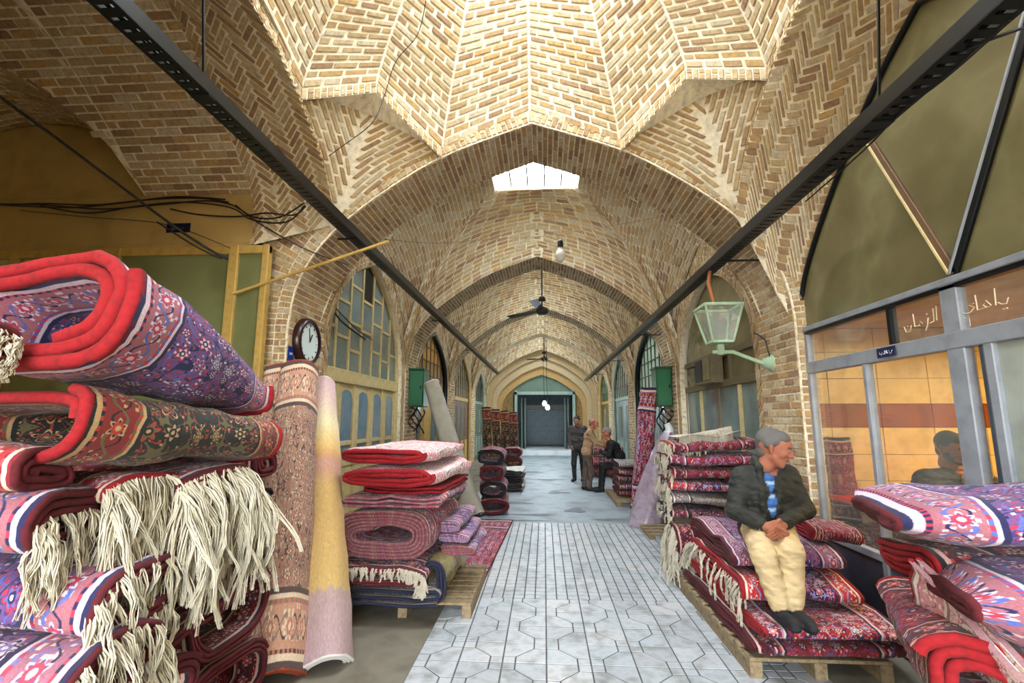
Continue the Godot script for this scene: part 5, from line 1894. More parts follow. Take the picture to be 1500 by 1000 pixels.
func right_pile() -> void:
	bundle("lavender and navy folded carpet on top of the pile before the glazed door", V(1.22, 1.30, 1.98), V(2.45, 1.36, 1.78), 0.62, 0.17, "lilac", "wine_edge", {"th": 0.032, "seed": 31, "lump": 0.018, "tile": 0.7, "turns": 2.0, "cap": true, "nz": 22, "cord": 0.5})
	bundle("dark red folded carpet squeezed under the lavender one", V(1.36, 1.13, 2.02), V(2.4, 1.14, 1.98), 0.40, 0.13, "wine", "red_plain", {"seed": 32})
	bundle("pale blue and cream folded carpet, second from the top before the glazed door", V(1.29, 1.09, 1.74), V(2.35, 1.06, 1.50), 0.50, 0.21, "lilac", "wine_edge", {"seed": 33, "th": 0.030, "lump": 0.018, "tile": 0.7, "turns": 2.2, "cap": true, "nz": 22, "cord": 0.5, "v0": 0.1, "v1": 0.9})
	bundle("cream and red carpet hanging slantwise from the pile before the glazed door", V(1.34, 1.06, 1.98), V(1.46, 0.66, 1.40), 0.34, 0.05, "cream", "red_plain", {"kind": "fold", "layers": 2, "seed": 34, "th": 0.018, "tip": Vector3(1, 0.6, 0)})
	bundle("scarlet edged roll at the foot of the slanting cream carpet", V(1.31, 0.86, 1.70), V(1.62, 0.84, 2.35), 0.34, 0.26, "wine", "red_plain", {"called": "carpet_roll", "seed": 35, "th": 0.032, "cord": 0.62})
	bundle("dark folded carpet in the middle of the pile before the glazed door", V(1.66, 0.88, 1.86), V(2.4, 0.88, 1.78), 0.62, 0.22, "plum", "wine_edge", {"seed": 36})
	bundle("wide wine folded carpet low in the pile before the glazed door", V(1.58, 0.60, 1.86), V(2.4, 0.60, 1.80), 0.66, 0.28, "wine", "wine_edge", {"seed": 37})
	bundle("folded navy carpet second from the floor before the glazed door", V(1.56, 0.36, 1.86), V(2.4, 0.36, 1.80), 0.68, 0.20, "navy", "wine_edge", {"seed": 38})
	bundle("lowest folded carpet on the floor before the glazed door", V(1.54, 0.13, 1.86), V(2.4, 0.13, 1.80), 0.70, 0.24, "wine", "wine_edge", {"seed": 39})

func pallet(called: String, label: String, at: Vector3, w: float, l: float, boards: int, h := 0.13) -> void:
	var t := thing(called, label, "pallet", at)
	for k in 3:
		var x := lerpf(-w / 2 + 0.04, w / 2 - 0.04, k / 2.0)
		part_box(t, "stringer", M.pallet, Vector3(x - 0.04, 0, -l / 2), Vector3(x + 0.04, h - 0.022, l / 2), 0.005)
	for k in boards:
		var z := lerpf(-l / 2 + 0.05, l / 2 - 0.05, float(k) / (boards - 1))
		part_box(t, "board", M.pallet, Vector3(-w / 2, h - 0.022, z - 0.048), Vector3(w / 2, h, z + 0.048), 0.004)

func banded(stops: Array, seed_: int) -> ImageTexture:
	var im := Image.create(96, 256, false, Image.FORMAT_RGB8)
	for y in 256:
		for x in 96:
			var v := y / 255.0 + 0.012 * sin(x * 0.4) * h2(x / 6, y / 9, seed_)
			var c: Color = stops[0][1]
			for i in stops.size() - 1:
				if v >= stops[i][0] and v <= stops[i + 1][0]: c = (stops[i][1] as Color).lerp(stops[i + 1][1], (v - stops[i][0]) / maxf(1e-4, stops[i + 1][0] - stops[i][0]))
				elif v > stops[i + 1][0]: c = stops[i + 1][1]
			var f := 0.90 + 0.12 * h2(x, y / 2, seed_) 
			im.set_pixel(x, y, Color(c.r * f, c.g * f, c.b * f))
	return ImageTexture.create_from_image(im)

func middle_left() -> void:
	var near_up := {"called": "carpet_roll", "tip": Vector3(0, 0, 1), "lump": 0.01, "nz": 14, "cord": 0.55}
	# tall rolls leaning by the clock pier
	bundle("tall beige floral carpet roll with a rust edge leaning below the clock", V(-1.74, 0.02, 3.30), V(-2.27, 2.09, 4.42), 0.40, 0.40, "beige", "rust", near_up.merged({"s1": [0.76, 0.76], "seed": 41, "tile": 0.9, "turns": 3.0}))
	bundle("second beige floral roll leaning behind the first below the clock", V(-2.06, 0.02, 3.42), V(-2.49, 2.08, 4.50), 0.36, 0.36, "beige", "rust", near_up.merged({"s1": [0.8, 0.8], "seed": 42, "tile": 0.9, "turns": 3.0}))
	W.bands = cloth(banded([[0.0, Color(0.64, 0.53, 0.53)], [0.165, Color(0.66, 0.55, 0.53)], [0.175, Color(0.75, 0.62, 0.38)], [0.33, Color(0.77, 0.63, 0.39)], [0.5, Color(0.75, 0.61, 0.37)], [0.56, Color(0.72, 0.55, 0.42)], [0.615, Color(0.74, 0.55, 0.48)], [0.625, Color(0.76, 0.56, 0.36)], [0.67, Color(0.83, 0.68, 0.42)], [0.78, Color(0.85, 0.79, 0.62)], [0.9, Color(0.80, 0.68, 0.64)], [1.0, Color(0.76, 0.62, 0.62)]], 3))
	bundle("rolled carpet showing its mauve, mustard and cream back, leaning before the cream window", V(-1.47, 0.015, 3.48), V(-2.26, 1.98, 4.86), 0.35, 0.35, "bands", "white", near_up.merged({"s1": [0.72, 0.72], "seed": 43, "tile": 0.5, "turns": 2.6}))
	bundle("thin dark roll with an ivory edge wedged between the leaning rolls", V(-1.62, 0.02, 3.80), V(-2.30, 1.92, 4.78), 0.20, 0.20, "grey", "white", near_up.merged({"seed": 44, "turns": 2.2}))
	# the stack on a pallet
	pallet("wooden_pallet", "pale wooden pallet under the stack with the cream and scarlet carpets", V(-1.20, 0, 4.86), 1.16, 1.10, 8)
	bundle("grey carpet with a navy edge lowest on the pallet stack", V(-1.27, 0.22, 4.12), V(-1.27, 0.22, 5.2), 0.86, 0.15, "grey", "navy_edge", {"kind": "fold", "layers": 3, "seed": 51})
	var wrap := bundle("olive bundle in cloudy plastic beside the grey carpet", V(-0.92, 0.31, 4.22), V(-0.90, 0.31, 5.2), 0.22, 0.33, "grey", "navy_edge", {"called": "wrapped_bundle", "seed": 52, "lump": 0.03, "face_name": "plastic_wrap"})
	(wrap.get_child(0) as MeshInstance3D).mesh.surface_set_material(0, mat(Color(0.56, 0.52, 0.36), 0.22, 0, M.grit, 2.0))
	bundle("red carpet with a broad white fringe low in the pallet stack", V(-1.35, 0.39, 4.10), V(-1.33, 0.39, 5.2), 0.80, 0.18, "red", "wine_edge", {"seed": 53, "fringe": [[0, 0.02, 0.22, 0.11, 260]]})
	bundle("thick rose carpet folded in many loops in the pallet stack", V(-1.33, 0.70, 4.12), V(-1.29, 0.70, 5.22), 0.80, 0.42, "rosy", "wine", {"seed": 54, "th": 0.026, "turns": 5.2, "start": 0.2})
	bundle("lilac folded carpet bulging from the pallet stack, upper of three", V(-0.86, 0.70, 4.48), V(-0.84, 0.70, 5.25), 0.26, 0.11, "mauve", "mauve", {"seed": 55})
	bundle("lilac folded carpet bulging from the pallet stack, middle of three", V(-0.82, 0.59, 4.52), V(-0.80, 0.59, 5.25), 0.30, 0.10, "lilac", "mauve", {"seed": 56})
	bundle("lilac folded carpet bulging from the pallet stack, lowest of three", V(-0.78, 0.49, 4.50), V(-0.76, 0.49, 5.25), 0.34, 0.10, "mauve", "wine", {"seed": 57})
	bundle("dark rose carpet folded flat below the two cream ones", V(-1.27, 0.965, 4.14), V(-1.23, 0.965, 5.2), 0.86, 0.10, "rosy", "rosy", {"seed": 58, "kind": "fold", "layers": 3})
	bundle("thin scarlet carpet folded flat below the two cream ones", V(-1.20, 1.04, 4.25), V(-1.12, 1.04, 5.2), 0.72, 0.06, "red_plain", "red_plain", {"seed": 59, "kind": "fold", "layers": 2})
	bundle("cream and rose carpet with scarlet edges, lower of the two on the pallet stack", V(-1.30, 1.16, 4.10), V(-1.17, 1.18, 5.2), 0.84, 0.19, "cream", "red_plain", {"seed": 60, "th": 0.034, "turns": 2.1, "start": 2.9, "cord": 0.6})
	bundle("cream and rose carpet with scarlet edges topping the pallet stack", V(-1.36, 1.34, 4.12), V(-1.22, 1.36, 5.2), 0.80, 0.16, "cream", "red_plain", {"seed": 61, "th": 0.034, "turns": 1.6, "start": 2.9, "cord": 0.6})
	# carpet spread on the floor
	var fl := MB.new()
	var A := V(-1.30, 0, 8.25)
	var B := V(-0.52, 0, 8.20)
	var C := V(-0.64, 0, 5.00)
	var Dd := V(-1.45, 0, 5.05)
	var flat := func(u, v):
		var p := A.lerp(B, u).lerp(Dd.lerp(C, u), v)
		return p + Vector3(0, 0.026 + 0.004 * sin(u * 9 + v * 13), 0)
	fl.grid(flat, 10, 24, 0.9, 1.0)
	for s in [[A, B], [B, C], [C, Dd], [Dd, A]]:
		fl.quad(s[0] + Vector3(0, 0.014, 0), s[1] + Vector3(0, 0.014, 0), s[1] + Vector3(0, 0.027, 0), s[0] + Vector3(0, 0.027, 0))
	var rug := thing("floor_rug", "red patterned rug spread on the floor beside the walkway", "rug", Vector3.ZERO)
	var rm := put(fl, "pile", W.rosy, rug)
	for s in [[B, C], [A, B], [C, Dd]]: 
		var e := MB.new()
		e.tube([s[0] + Vector3(0, 0.022, 0), s[1] + Vector3(0, 0.022, 0)], 0.010, 6)
		put(e, "bound_edge", W.wine_edge, rug)
	# grey roll leaning on the green box
	W.greyback = mat(Color(0.62, 0.59, 0.52), 0.9, 0, M.soft, 2.0)
	bundle("grey beige carpet roll, back side out, leaning towards the green box", V(-1.22, 0.02, 8.52), V(-2.12, 2.30, 9.15), 0.42, 0.42, "greyback", "white", near_up.merged({"s1": [0.68, 0.68], "seed": 62, "turns": 2.6}))
	bundle("narrow pale roll standing behind the grey one", V(-1.42, 0.02, 8.75), V(-1.95, 1.10, 9.15), 0.20, 0.20, "white", "white", near_up.merged({"seed": 63, "turns": 2.0}))
	# pile behind it
	var faces := ["wine", "navy", "plum", "rosy"]
	var words := ["wine bundle on the floor behind the grey roll", "navy bundle second from the floor behind the grey roll", "dark bundle third from the floor behind the grey roll", "rose bundle topping the pile behind the grey roll"]
	for k in 4:
		bundle(words[k], V(-0.86 - 0.03 * k, 0.15 + 0.275 * k, 8.62 + 0.03 * k), V(-0.95, 0.15 + 0.275 * k, 9.6), [0.52, 0.50, 0.46, 0.48][k], 0.27, faces[k], "wine_edge" if k % 2 == 0 else "dark_edge", {"seed": 64 + k, "lump": 0.02})
	var faces2 := ["plum", "grey", "wine", "grey"]
	var words2 := ["dark bundle on the floor between stack and grey roll", "grey bundle second from the floor between stack and grey roll", "wine bundle third from the floor between stack and grey roll", "grey bundle topping the pile between stack and grey roll"]
	for k in 4:
		bundle(words2[k], V(-1.66, 0.15 + 0.27 * k, 7.6), V(-1.68, 0.15 + 0.27 * k, 8.4), 0.56, 0.26, faces2[k], "dark_edge", {"seed": 70 + k, "lump": 0.02})

func middle_right() -> void:
	pallet("wooden_pallet", "wooden pallet under the carpets the seated man sits on", V(1.74, 0, 4.60), 0.88, 2.20, 12)
	bundle("lowest dark red carpet on the pallet below the seated man", V(1.33, 0.195, 4.24), V(2.26, 0.195, 4.24), 1.60, 0.13, "wine", "wine_edge", {"seed": 81, "th": 0.024})
	bundle("red and navy striped folded carpet behind the seated man's shoes", V(1.36, 0.315, 4.20), V(2.22, 0.315, 4.20), 1.70, 0.12, "red", "red_plain", {"seed": 82, "th": 0.026, "v0": 0.05, "v1": 1.0, "tile": 0.6})
	bundle("folded red carpet with cream fringed end below the seated man's lap", V(1.38, 0.465, 4.36), V(2.12, 0.465, 4.34), 1.46, 0.18, "navy", "red_plain", {"seed": 83, "th": 0.024, "fringe": [[0, 0.30, 0.55, 0.24, 130]], "cord": 0.7})
	bundle("folded mauve carpet that the man sits on", V(1.40, 0.64, 4.46), V(2.12, 0.64, 4.42), 1.36, 0.17, "mauve", "wine_edge", {"seed": 84, "th": 0.026, "lump": 0.02})
	bundle("small wine carpet folded beside the seated man's hip", V(2.02, 0.80, 4.15), V(2.34, 0.78, 4.1), 0.50, 0.13, "wine", "red_plain", {"seed": 85})
	bundle("red carpet with fringed end drooping towards the walkway below the tall stack", V(1.30, 0.42, 5.35), V(2.2, 0.42, 5.35), 0.42, 0.30, "wine", "wine_edge", {"seed": 86, "fringe": [[0, 0.0, 0.4, 0.30, 160]]})
	# tall stack behind the man, ends to the walkway
	var ys := [0.66, 0.80, 0.94, 1.07, 1.20, 1.33]
	var fc := ["plum", "grey", "navy", "wine", "rosy", "wine"]
	var wd := ["dark folded carpet lowest in the tall stack behind the seated man", "grey folded carpet in the tall stack level with the man's elbow", "navy folded carpet with a white fringe in the tall stack", "wine folded carpet in the tall stack level with the man's chest", "rose folded carpet second from the top of the tall stack", "rust red carpet with shaggy cream fringe topping the tall stack"]
	for k in 6:
		var ex := {"seed": 90 + k, "lump": 0.02, "fringe": [[0, 0.0, 0.5, 0.10 + 0.02 * (k % 3), 80]]}
		bundle(wd[k], V(1.33 + 0.03 * (k % 2), ys[k], 5.72), V(2.25, ys[k] + (0.05 if k == 5 else 0.0), 5.66), 0.72, 0.135, fc[k], ["dark_edge", "white", "wine_edge", "red_plain", "wine_edge", "rust"][k], ex)
	# the shaggy cream mat thrown over the top
	var sh := thing("shaggy_mat", "shaggy cream wool mat thrown over the top of the tall stack", "mat", V(1.62, 1.40, 5.45))
	var line := []
	for i in 12: line.append(Vector3(-0.15 + 0.05 * i, 0.05 + 0.01 * i, -0.05 + 0.02 * sin(i)))
	fringe(sh, line, Vector3(-0.2, 0.25, 0.6), 0.22, 420, 5)
	var pad := MB.new()
	var pf := func(u, v): return Vector3(lerpf(-0.2, 0.5, u), 0.045 + 0.02 * sin(u * 8) * cos(v * 5) + 0.06 * u, lerpf(0.05, -0.4, v))
	pad.grid(pf, 12, 8)
	put(pad, "backing", wool, sh)
	# plastic wrapped roll, knotted at the top
	var w := MB.new()
	var p0 := V(1.55, 0.02, 8.02)
	var p1 := V(2.04, 1.42, 8.30)
	var wf := func(u, v):
		var ax := p0.lerp(p1, v) 
		var a: float = u * TAU
		var r: float = 0.27 * (1.0 - 0.62 * pow(v, 2.5)) * (1.0 + 0.07 * sin(a * 7 + v * 9) * (0.4 + v))
		return ax + Vector3(cos(a) * r, 0.0, sin(a) * r)
	w.grid(wf, 36, 18, 1, 1, false, true)
	var wr := thing("wrapped_roll", "carpet roll wrapped in milky lilac plastic and knotted on top", "carpet", V(1.55, 0.0, 8.02))
	w.xf = Transform3D()
	for i in w.v.size(): w.v[i] -= wr.position
	put(w, "plastic_wrap", mat(Color(0.62, 0.57, 0.60), 0.24, 0, noise_tex(0.02, [[0.0, Color(0.72, 0.62, 0.66)], [0.5, Color(0.95, 0.92, 0.95)], [1.0, Color(1, 1, 1)]], 77), 1.5), wr)
	var kn := MB.new()
	kn.tube([p1 - wr.position + Vector3(0, -0.02, 0), p1 - wr.position + Vector3(0.02, 0.05, 0), p1 - wr.position + Vector3(-0.02, 0.14, 0)], 0.09, 8, 0.05)
	put(kn, "knot", mat(Color(0.84, 0.84, 0.84), 0.3), wr)
	bundle("red carpet roll with a navy stripe standing beside the green box", V(1.72, 0.02, 9.35), V(1.98, 2.20, 9.42), 0.38, 0.38, "red", "wine_edge", {"called": "carpet_roll", "tip": Vector3(0, 0, 1), "seed": 98, "tile": 0.7, "s1": [0.9, 0.9], "turns": 2.6})
	pallet("wooden_pallet", "flat wooden pallet under the plastic wrapped roll", V(1.72, 0, 7.75), 0.6, 1.3, 7, 0.08)
	pallet("wooden_pallet", "wooden pallet under the far stack by the talking men", V(1.72, 0, 10.45), 0.75, 1.7, 9, 0.10)
	# stack by the talking men
	var f3 := ["wine", "red", "plum", "red", "grey"]
	var w3 := ["wine folded carpet lowest in the far stack by the talking men", "red folded carpet second from the pallet in the far stack", "dark folded carpet in the middle of the far stack", "red folded carpet below the grey one in the far stack", "grey folded carpet topping the far stack by the talking men"]
	for k in 5:
		bundle(w3[k], V(1.46, 0.18 + 0.135 * k, 10.5), V(2.25, 0.18 + 0.135 * k, 10.5), 0.95, 0.13, f3[k], "wine_edge" if k < 4 else "dark_edge", {"seed": 110 + k})
	# goods inside the glazed shop
	bundle("dark carpet roll standing behind the shop glass", V(2.98, 0.66, 5.26), V(2.98, 1.44, 5.30), 0.26, 0.22, "wine", "dark_edge", {"called": "carpet_roll", "tip": Vector3(0, 0, 1), "seed": 121, "tile": 0.5})
	bundle("upper plum bundle lying on the wine one behind the shop glass", V(2.75, 0.52, 5.05), V(3.5, 0.52, 5.05), 0.5, 0.24, "plum", "dark_edge", {"seed": 122})
	bundle("wine bundle lying on the floor behind the shop glass", V(2.75, 0.20, 5.05), V(3.5, 0.20, 5.05), 0.55, 0.38, "wine", "dark_edge", {"seed": 123})

func far_goods() -> void:
	var wd := ["white folded carpet lying lowest on the far floor", "dark folded carpet between two white ones on the far floor", "white folded carpet lying on the dark one on the far floor"]
	for k in 3:
		bundle(wd[k], V(-0.82, 0.10 + 0.155 * k, 11.3), V(-0.78, 0.10 + 0.155 * k, 12.4), 0.66, [0.16, 0.13, 0.16][k], ["white", "dark", "white"][k], "dark_edge", {"seed": 130 + k, "kind": "fold", "layers": 3})
	for k in 4:
		var x: float = -1.62 + 0.26 * k
		bundle(["tallest dark brown roll in the far row, beside the brown doors", "second tallest dark brown roll in the far row", "third dark brown roll in the far standing row", "shortest dark brown roll ending the far row"][k], V(x, 0.02, 14.6 + 0.1 * k), V(x - 0.1, 1.95 - 0.05 * k, 14.75 + 0.1 * k), 0.27, 0.27, "dark", "wine_edge", {"called": "carpet_roll", "tip": Vector3(0, 0, 1), "seed": 140 + k, "turns": 2.0, "group": "dark rolls standing in the far row"})
	for k in 3:
		bundle(["wine bundle on the floor by the dark standing rolls", "dark bundle between two others by the dark standing rolls", "rose bundle on top by the dark standing rolls"][k], V(-0.85, 0.16 + 0.28 * k, 13.4), V(-0.85, 0.16 + 0.28 * k, 14.1), 0.5, 0.27, ["wine", "dark", "rosy"][k], "wine_edge", {"seed": 150 + k})
	for k in 3:
		bundle(["wine bundle on the floor across from the dark standing rolls", "navy bundle second across from the dark standing rolls", "red bundle on top across from the dark standing rolls"][k], V(1.35, 0.16 + 0.28 * k, 14.5), V(2.2, 0.16 + 0.28 * k, 14.5), 0.6, 0.27, ["wine", "navy", "red"][k], "wine_edge", {"seed": 160 + k})
	for k in 3:
		var x := -2.2
		bundle(["tall tan roll leaning on the yellow doors", "tall wine roll leaning on the yellow doors", "short grey roll leaning on the yellow doors"][k], V(x + 0.25, 0.02, 10.4 + 0.55 * k), V(x - 0.05, [1.9, 1.7, 1.4][k], 10.5 + 0.55 * k), 0.28, 0.28, ["greyback", "wine", "grey"][k], "wine_edge", {"called": "carpet_roll", "tip": Vector3(0, 0, 1), "seed": 170 + k, "turns": 2.0})

# ------------------------------------------------------------------ people: joints with radii, joined smoothly and meshed as one skin
class Flesh:
	var bones := []                    # [a, b, ra, rb, colour, blend]
	var wrinkle := 0.0
	var paint = null                   # optional func(point, colour) -> colour
	func limb(a: Vector3, b: Vector3, ra: float, rb: float, col: Color, k := 0.03) -> void:
		bones.append([a, b, ra, rb, col, k])
	func mesh_into(mb: MB, cell: float) -> void:
		var lo := Vector3.ONE * 1e9
		var hi := -lo
		for b in bones:
			for q in 2:
				lo = lo.min((b[q] as Vector3) - Vector3.ONE * b[2 + q])
				hi = hi.max((b[q] as Vector3) + Vector3.ONE * b[2 + q])
		lo -= Vector3.ONE * cell * 3.0
		hi += Vector3.ONE * cell * 3.0
		var nx := int((hi.x - lo.x) / cell) + 1
		var ny := int((hi.y - lo.y) / cell) + 1
		var nz := int((hi.z - lo.z) / cell) + 1
		var f := PackedFloat32Array()
		f.resize(nx * ny * nz)
		f.fill(1.0)
		var near := PackedFloat32Array()
		near.resize(nx * ny * nz)
		near.fill(1.0)
		var who := PackedInt32Array()
		who.resize(nx * ny * nz)
		for bi in bones.size():
			var b: Array = bones[bi]
			var a: Vector3 = b[0]
			var e: Vector3 = b[1]
			var ra: float = b[2]
			var rb: float = b[3]
			var k: float = b[5]
			var ab := e - a
			var l2 := maxf(ab.length_squared(), 1e-9)
			var pad := maxf(ra, rb) + k + cell * 2.0
			var p0 := ((a.min(e) - Vector3.ONE * pad - lo) / cell).floor().max(Vector3.ZERO)
			var p1 := ((a.max(e) + Vector3.ONE * pad - lo) / cell).ceil().min(Vector3(nx - 1, ny - 1, nz - 1))
			for z in range(int(p0.z), int(p1.z) + 1):
				for y in range(int(p0.y), int(p1.y) + 1):
					var row := (z * ny + y) * nx
					for x in range(int(p0.x), int(p1.x) + 1):
						var p := lo + Vector3(x, y, z) * cell
						var t := clampf((p - a).dot(ab) / l2, 0.0, 1.0)
						var d := (p - a - ab * t).length() - (ra + (rb - ra) * t)
						var i := row + x
						if d < near[i]:
							near[i] = d
							who[i] = bi
						var o := f[i]
						var h := maxf(k - absf(o - d), 0.0)
						f[i] = minf(o, d) - h * h / (4.0 * maxf(k, 1e-4))
		var grad := func(p: Vector3) -> Vector3:
			var q := (p - lo) / cell
			var x := clampi(int(round(q.x)), 1, nx - 2)
			var y := clampi(int(round(q.y)), 1, ny - 2)
			var z := clampi(int(round(q.z)), 1, nz - 2)
			var i := (z * ny + y) * nx + x
			return Vector3(f[i + 1] - f[i - 1], f[i + nx] - f[i - nx], f[i + nx * ny] - f[i - nx * ny])
		var step := [0, 1, nx, nx + 1, nx * ny, nx * ny + 1, nx * ny + nx, nx * ny + nx + 1]
		var corner := [Vector3(0, 0, 0), Vector3(1, 0, 0), Vector3(0, 1, 0), Vector3(1, 1, 0), Vector3(0, 0, 1), Vector3(1, 0, 1), Vector3(0, 1, 1), Vector3(1, 1, 1)]
		var edges := [[0, 1], [2, 3], [4, 5], [6, 7], [0, 2], [1, 3], [4, 6], [5, 7], [0, 4], [1, 5], [2, 6], [3, 7]]
		var vid := {}
		var vp := PackedVector3Array()
		var vc := PackedColorArray()
		for z in nz - 1:
			for y in ny - 1:
				var row := (z * ny + y) * nx
				for x in nx - 1:
					var i := row + x
					if absf(f[i]) > cell * 2.0: continue
					var neg := 0
					for s in step:
						if f[i + s] < 0.0: neg += 1
					if neg == 0 or neg == 8: continue
					var sum := Vector3.ZERO
					var n := 0
					for e in edges:
						var fa := f[i + step[e[0]]]
						var fb := f[i + step[e[1]]]
						if (fa < 0.0) != (fb < 0.0):
							sum += (corner[e[0]] as Vector3).lerp(corner[e[1]], fa / (fa - fb))
							n += 1
					var p := lo + (Vector3(x, y, z) + sum / n) * cell
					vid[i] = vp.size()
					vp.append(p)
					var c: Color = bones[who[i]][4]
					if paint != null: c = paint.call(p, c)
					vc.append(c.srgb_to_linear())
		var nrm := PackedVector3Array()
		for p in vp: nrm.append((grad.call(p) as Vector3).normalized())
		if wrinkle > 0.0:
			var fn := FastNoiseLite.new()
			fn.seed = 9
			fn.frequency = 11.0
			fn.fractal_octaves = 2
			for i in vp.size():
				var p := vp[i]
				vp[i] = p + nrm[i] * (wrinkle * fn.get_noise_3d(p.x * 0.8 + p.y * 0.6, p.y * 1.6, p.z * 0.8))
			var eps := 0.006
			for i in vp.size():
				var p := vp[i]
				var n0 := fn.get_noise_3d(p.x * 0.8 + p.y * 0.6, p.y * 1.6, p.z * 0.8)
				var gx := Vector3(fn.get_noise_3d((p.x + eps) * 0.8 + p.y * 0.6, p.y * 1.6, p.z * 0.8) - n0, fn.get_noise_3d(p.x * 0.8 + (p.y + eps) * 0.6, (p.y + eps) * 1.6, p.z * 0.8) - n0, fn.get_noise_3d(p.x * 0.8 + p.y * 0.6, p.y * 1.6, (p.z + eps) * 0.8) - n0) / eps
				nrm[i] = (nrm[i] - (gx - nrm[i] * gx.dot(nrm[i])) * wrinkle * 1.6).normalized()
		var quad := func(a: int, b: int, c: int, d: int, flip: bool):
			var order := [a, b, c, a, c, d] if not flip else [a, c, b, a, d, c]
			for q in order:
				mb.v.append(mb.xf * vp[q])
				mb.n.append(mb.xf.basis * nrm[q])
				mb.t.append(Vector2.ZERO)
				mb.c.append(vc[q])
		for i in vid:
			var x: int = i % nx
			var y: int = (i / nx) % ny
			var z: int = i / (nx * ny)
			if x < 1 or y < 1 or z < 1: continue
			var s := f[i] < 0.0
			for ax in 3:
				var d: int = [1, nx, nx * ny][ax]
				if (f[i + d] < 0.0) == s: continue
				var u: int = [nx, nx * ny, 1][ax]
				var w: int = [nx * ny, 1, nx][ax]
				if vid.has(i - u) and vid.has(i - w) and vid.has(i - u - w):
					quad.call(vid[i], vid[i - u], vid[i - u - w], vid[i - w], s)

func skin_mat() -> StandardMaterial3D:
	if not M.has("flesh"):
		M.flesh = mat(Color.WHITE, 0.75)
		M.flesh.vertex_color_use_as_albedo = true
	return M.flesh

# head: at = its middle, look = where the face points
func add_head(mb: MB, at: Vector3, look: Vector3, s: float, skin: Color, cell: float, lip: Color, beard = null) -> Basis:
	var fw := look.normalized()
	var rt := fw.cross(Vector3.UP).normalized()
	var up := rt.cross(fw)
	var B := Basis(rt, up, fw)
	var h := Flesh.new()
	var P := func(x: float, y: float, z: float) -> Vector3: return at + B * (Vector3(x, y, z) * s)
	var low: Color = beard if beard != null else skin
	h.limb(P.call(0, 0.032, -0.028), P.call(0, 0.036, 0.022), 0.088 * s, 0.080 * s, skin, 0.02)
	h.limb(P.call(0, -0.015, 0.034), P.call(0, -0.062, 0.046), 0.066 * s, 0.046 * s, skin, 0.025)
	for e in [-1.0, 1.0]:
		h.limb(P.call(e * 0.048, -0.055, 0.015), P.call(e * 0.012, -0.097, 0.066), 0.026 * s, 0.020 * s, low, 0.02)
		h.limb(P.call(e * 0.040, -0.012, 0.070), P.call(e * 0.044, -0.02, 0.055), 0.022 * s, 0.022 * s, skin, 0.02)
		h.limb(P.call(e * 0.033, 0.010, 0.088), P.call(e * 0.033, 0.010, 0.089), 0.0075 * s, 0.0075 * s, Color(0.62, 0.55, 0.50), 0.006)
		h.limb(P.call(e * 0.033, 0.009, 0.0925), P.call(e * 0.033, 0.009, 0.093), 0.0050 * s, 0.0050 * s, Color(0.08, 0.06, 0.05), 0.002)
		h.limb(P.call(e * 0.014, 0.030, 0.096), P.call(e * 0.050, 0.030, 0.082), 0.0085 * s, 0.0070 * s, Color(0.25, 0.21, 0.19), 0.008)
		h.limb(P.call(e * 0.084, -0.026, -0.002), P.call(e * 0.090, 0.012, -0.012), 0.011 * s, 0.015 * s, skin, 0.010)
	h.limb(P.call(0, 0.018, 0.094), P.call(0, -0.022, 0.116), 0.009 * s, 0.015 * s, skin, 0.012)
	h.limb(P.call(-0.013, -0.026, 0.102), P.call(0.013, -0.026, 0.102), 0.010 * s, 0.010 * s, skin, 0.008)
	h.limb(P.call(-0.022, -0.055, 0.090), P.call(0.022, -0.055, 0.090), 0.0075 * s, 0.0075 * s, lip, 0.006)
	h.limb(P.call(0, -0.045, -0.02), P.call(0, -0.125, -0.02), 0.052 * s, 0.052 * s, skin, 0.03)
	h.mesh_into(mb, cell)
	return B

func add_hair(parent: Node, at: Vector3, B: Basis, s: float, col: Color, cell: float, bald := false) -> void:
	var h := Flesh.new()
	var P := func(x: float, y: float, z: float) -> Vector3: return at + B * (Vector3(x, y, z) * s)
	if not bald:
		h.limb(P.call(0, 0.060, 0.020), P.call(0, 0.058, -0.040), 0.068 * s, 0.076 * s, col, 0.03)
		h.limb(P.call(-0.035, 0.082, 0.044), P.call(0.035, 0.082, 0.044), 0.030 * s, 0.030 * s, col, 0.03)
	h.limb(P.call(0, 0.030, -0.046), P.call(0, -0.030, -0.050), 0.078 * s, 0.058 * s, col, 0.03)
	for e in [-1.0, 1.0]:
		h.limb(P.call(e * 0.060, 0.048, 0.004), P.call(e * 0.062, 0.022, -0.030), 0.032 * s, 0.034 * s, col, 0.02)
	var mb := MB.new()
	h.mesh_into(mb, cell)
	put(mb, "hair", skin_mat(), parent)

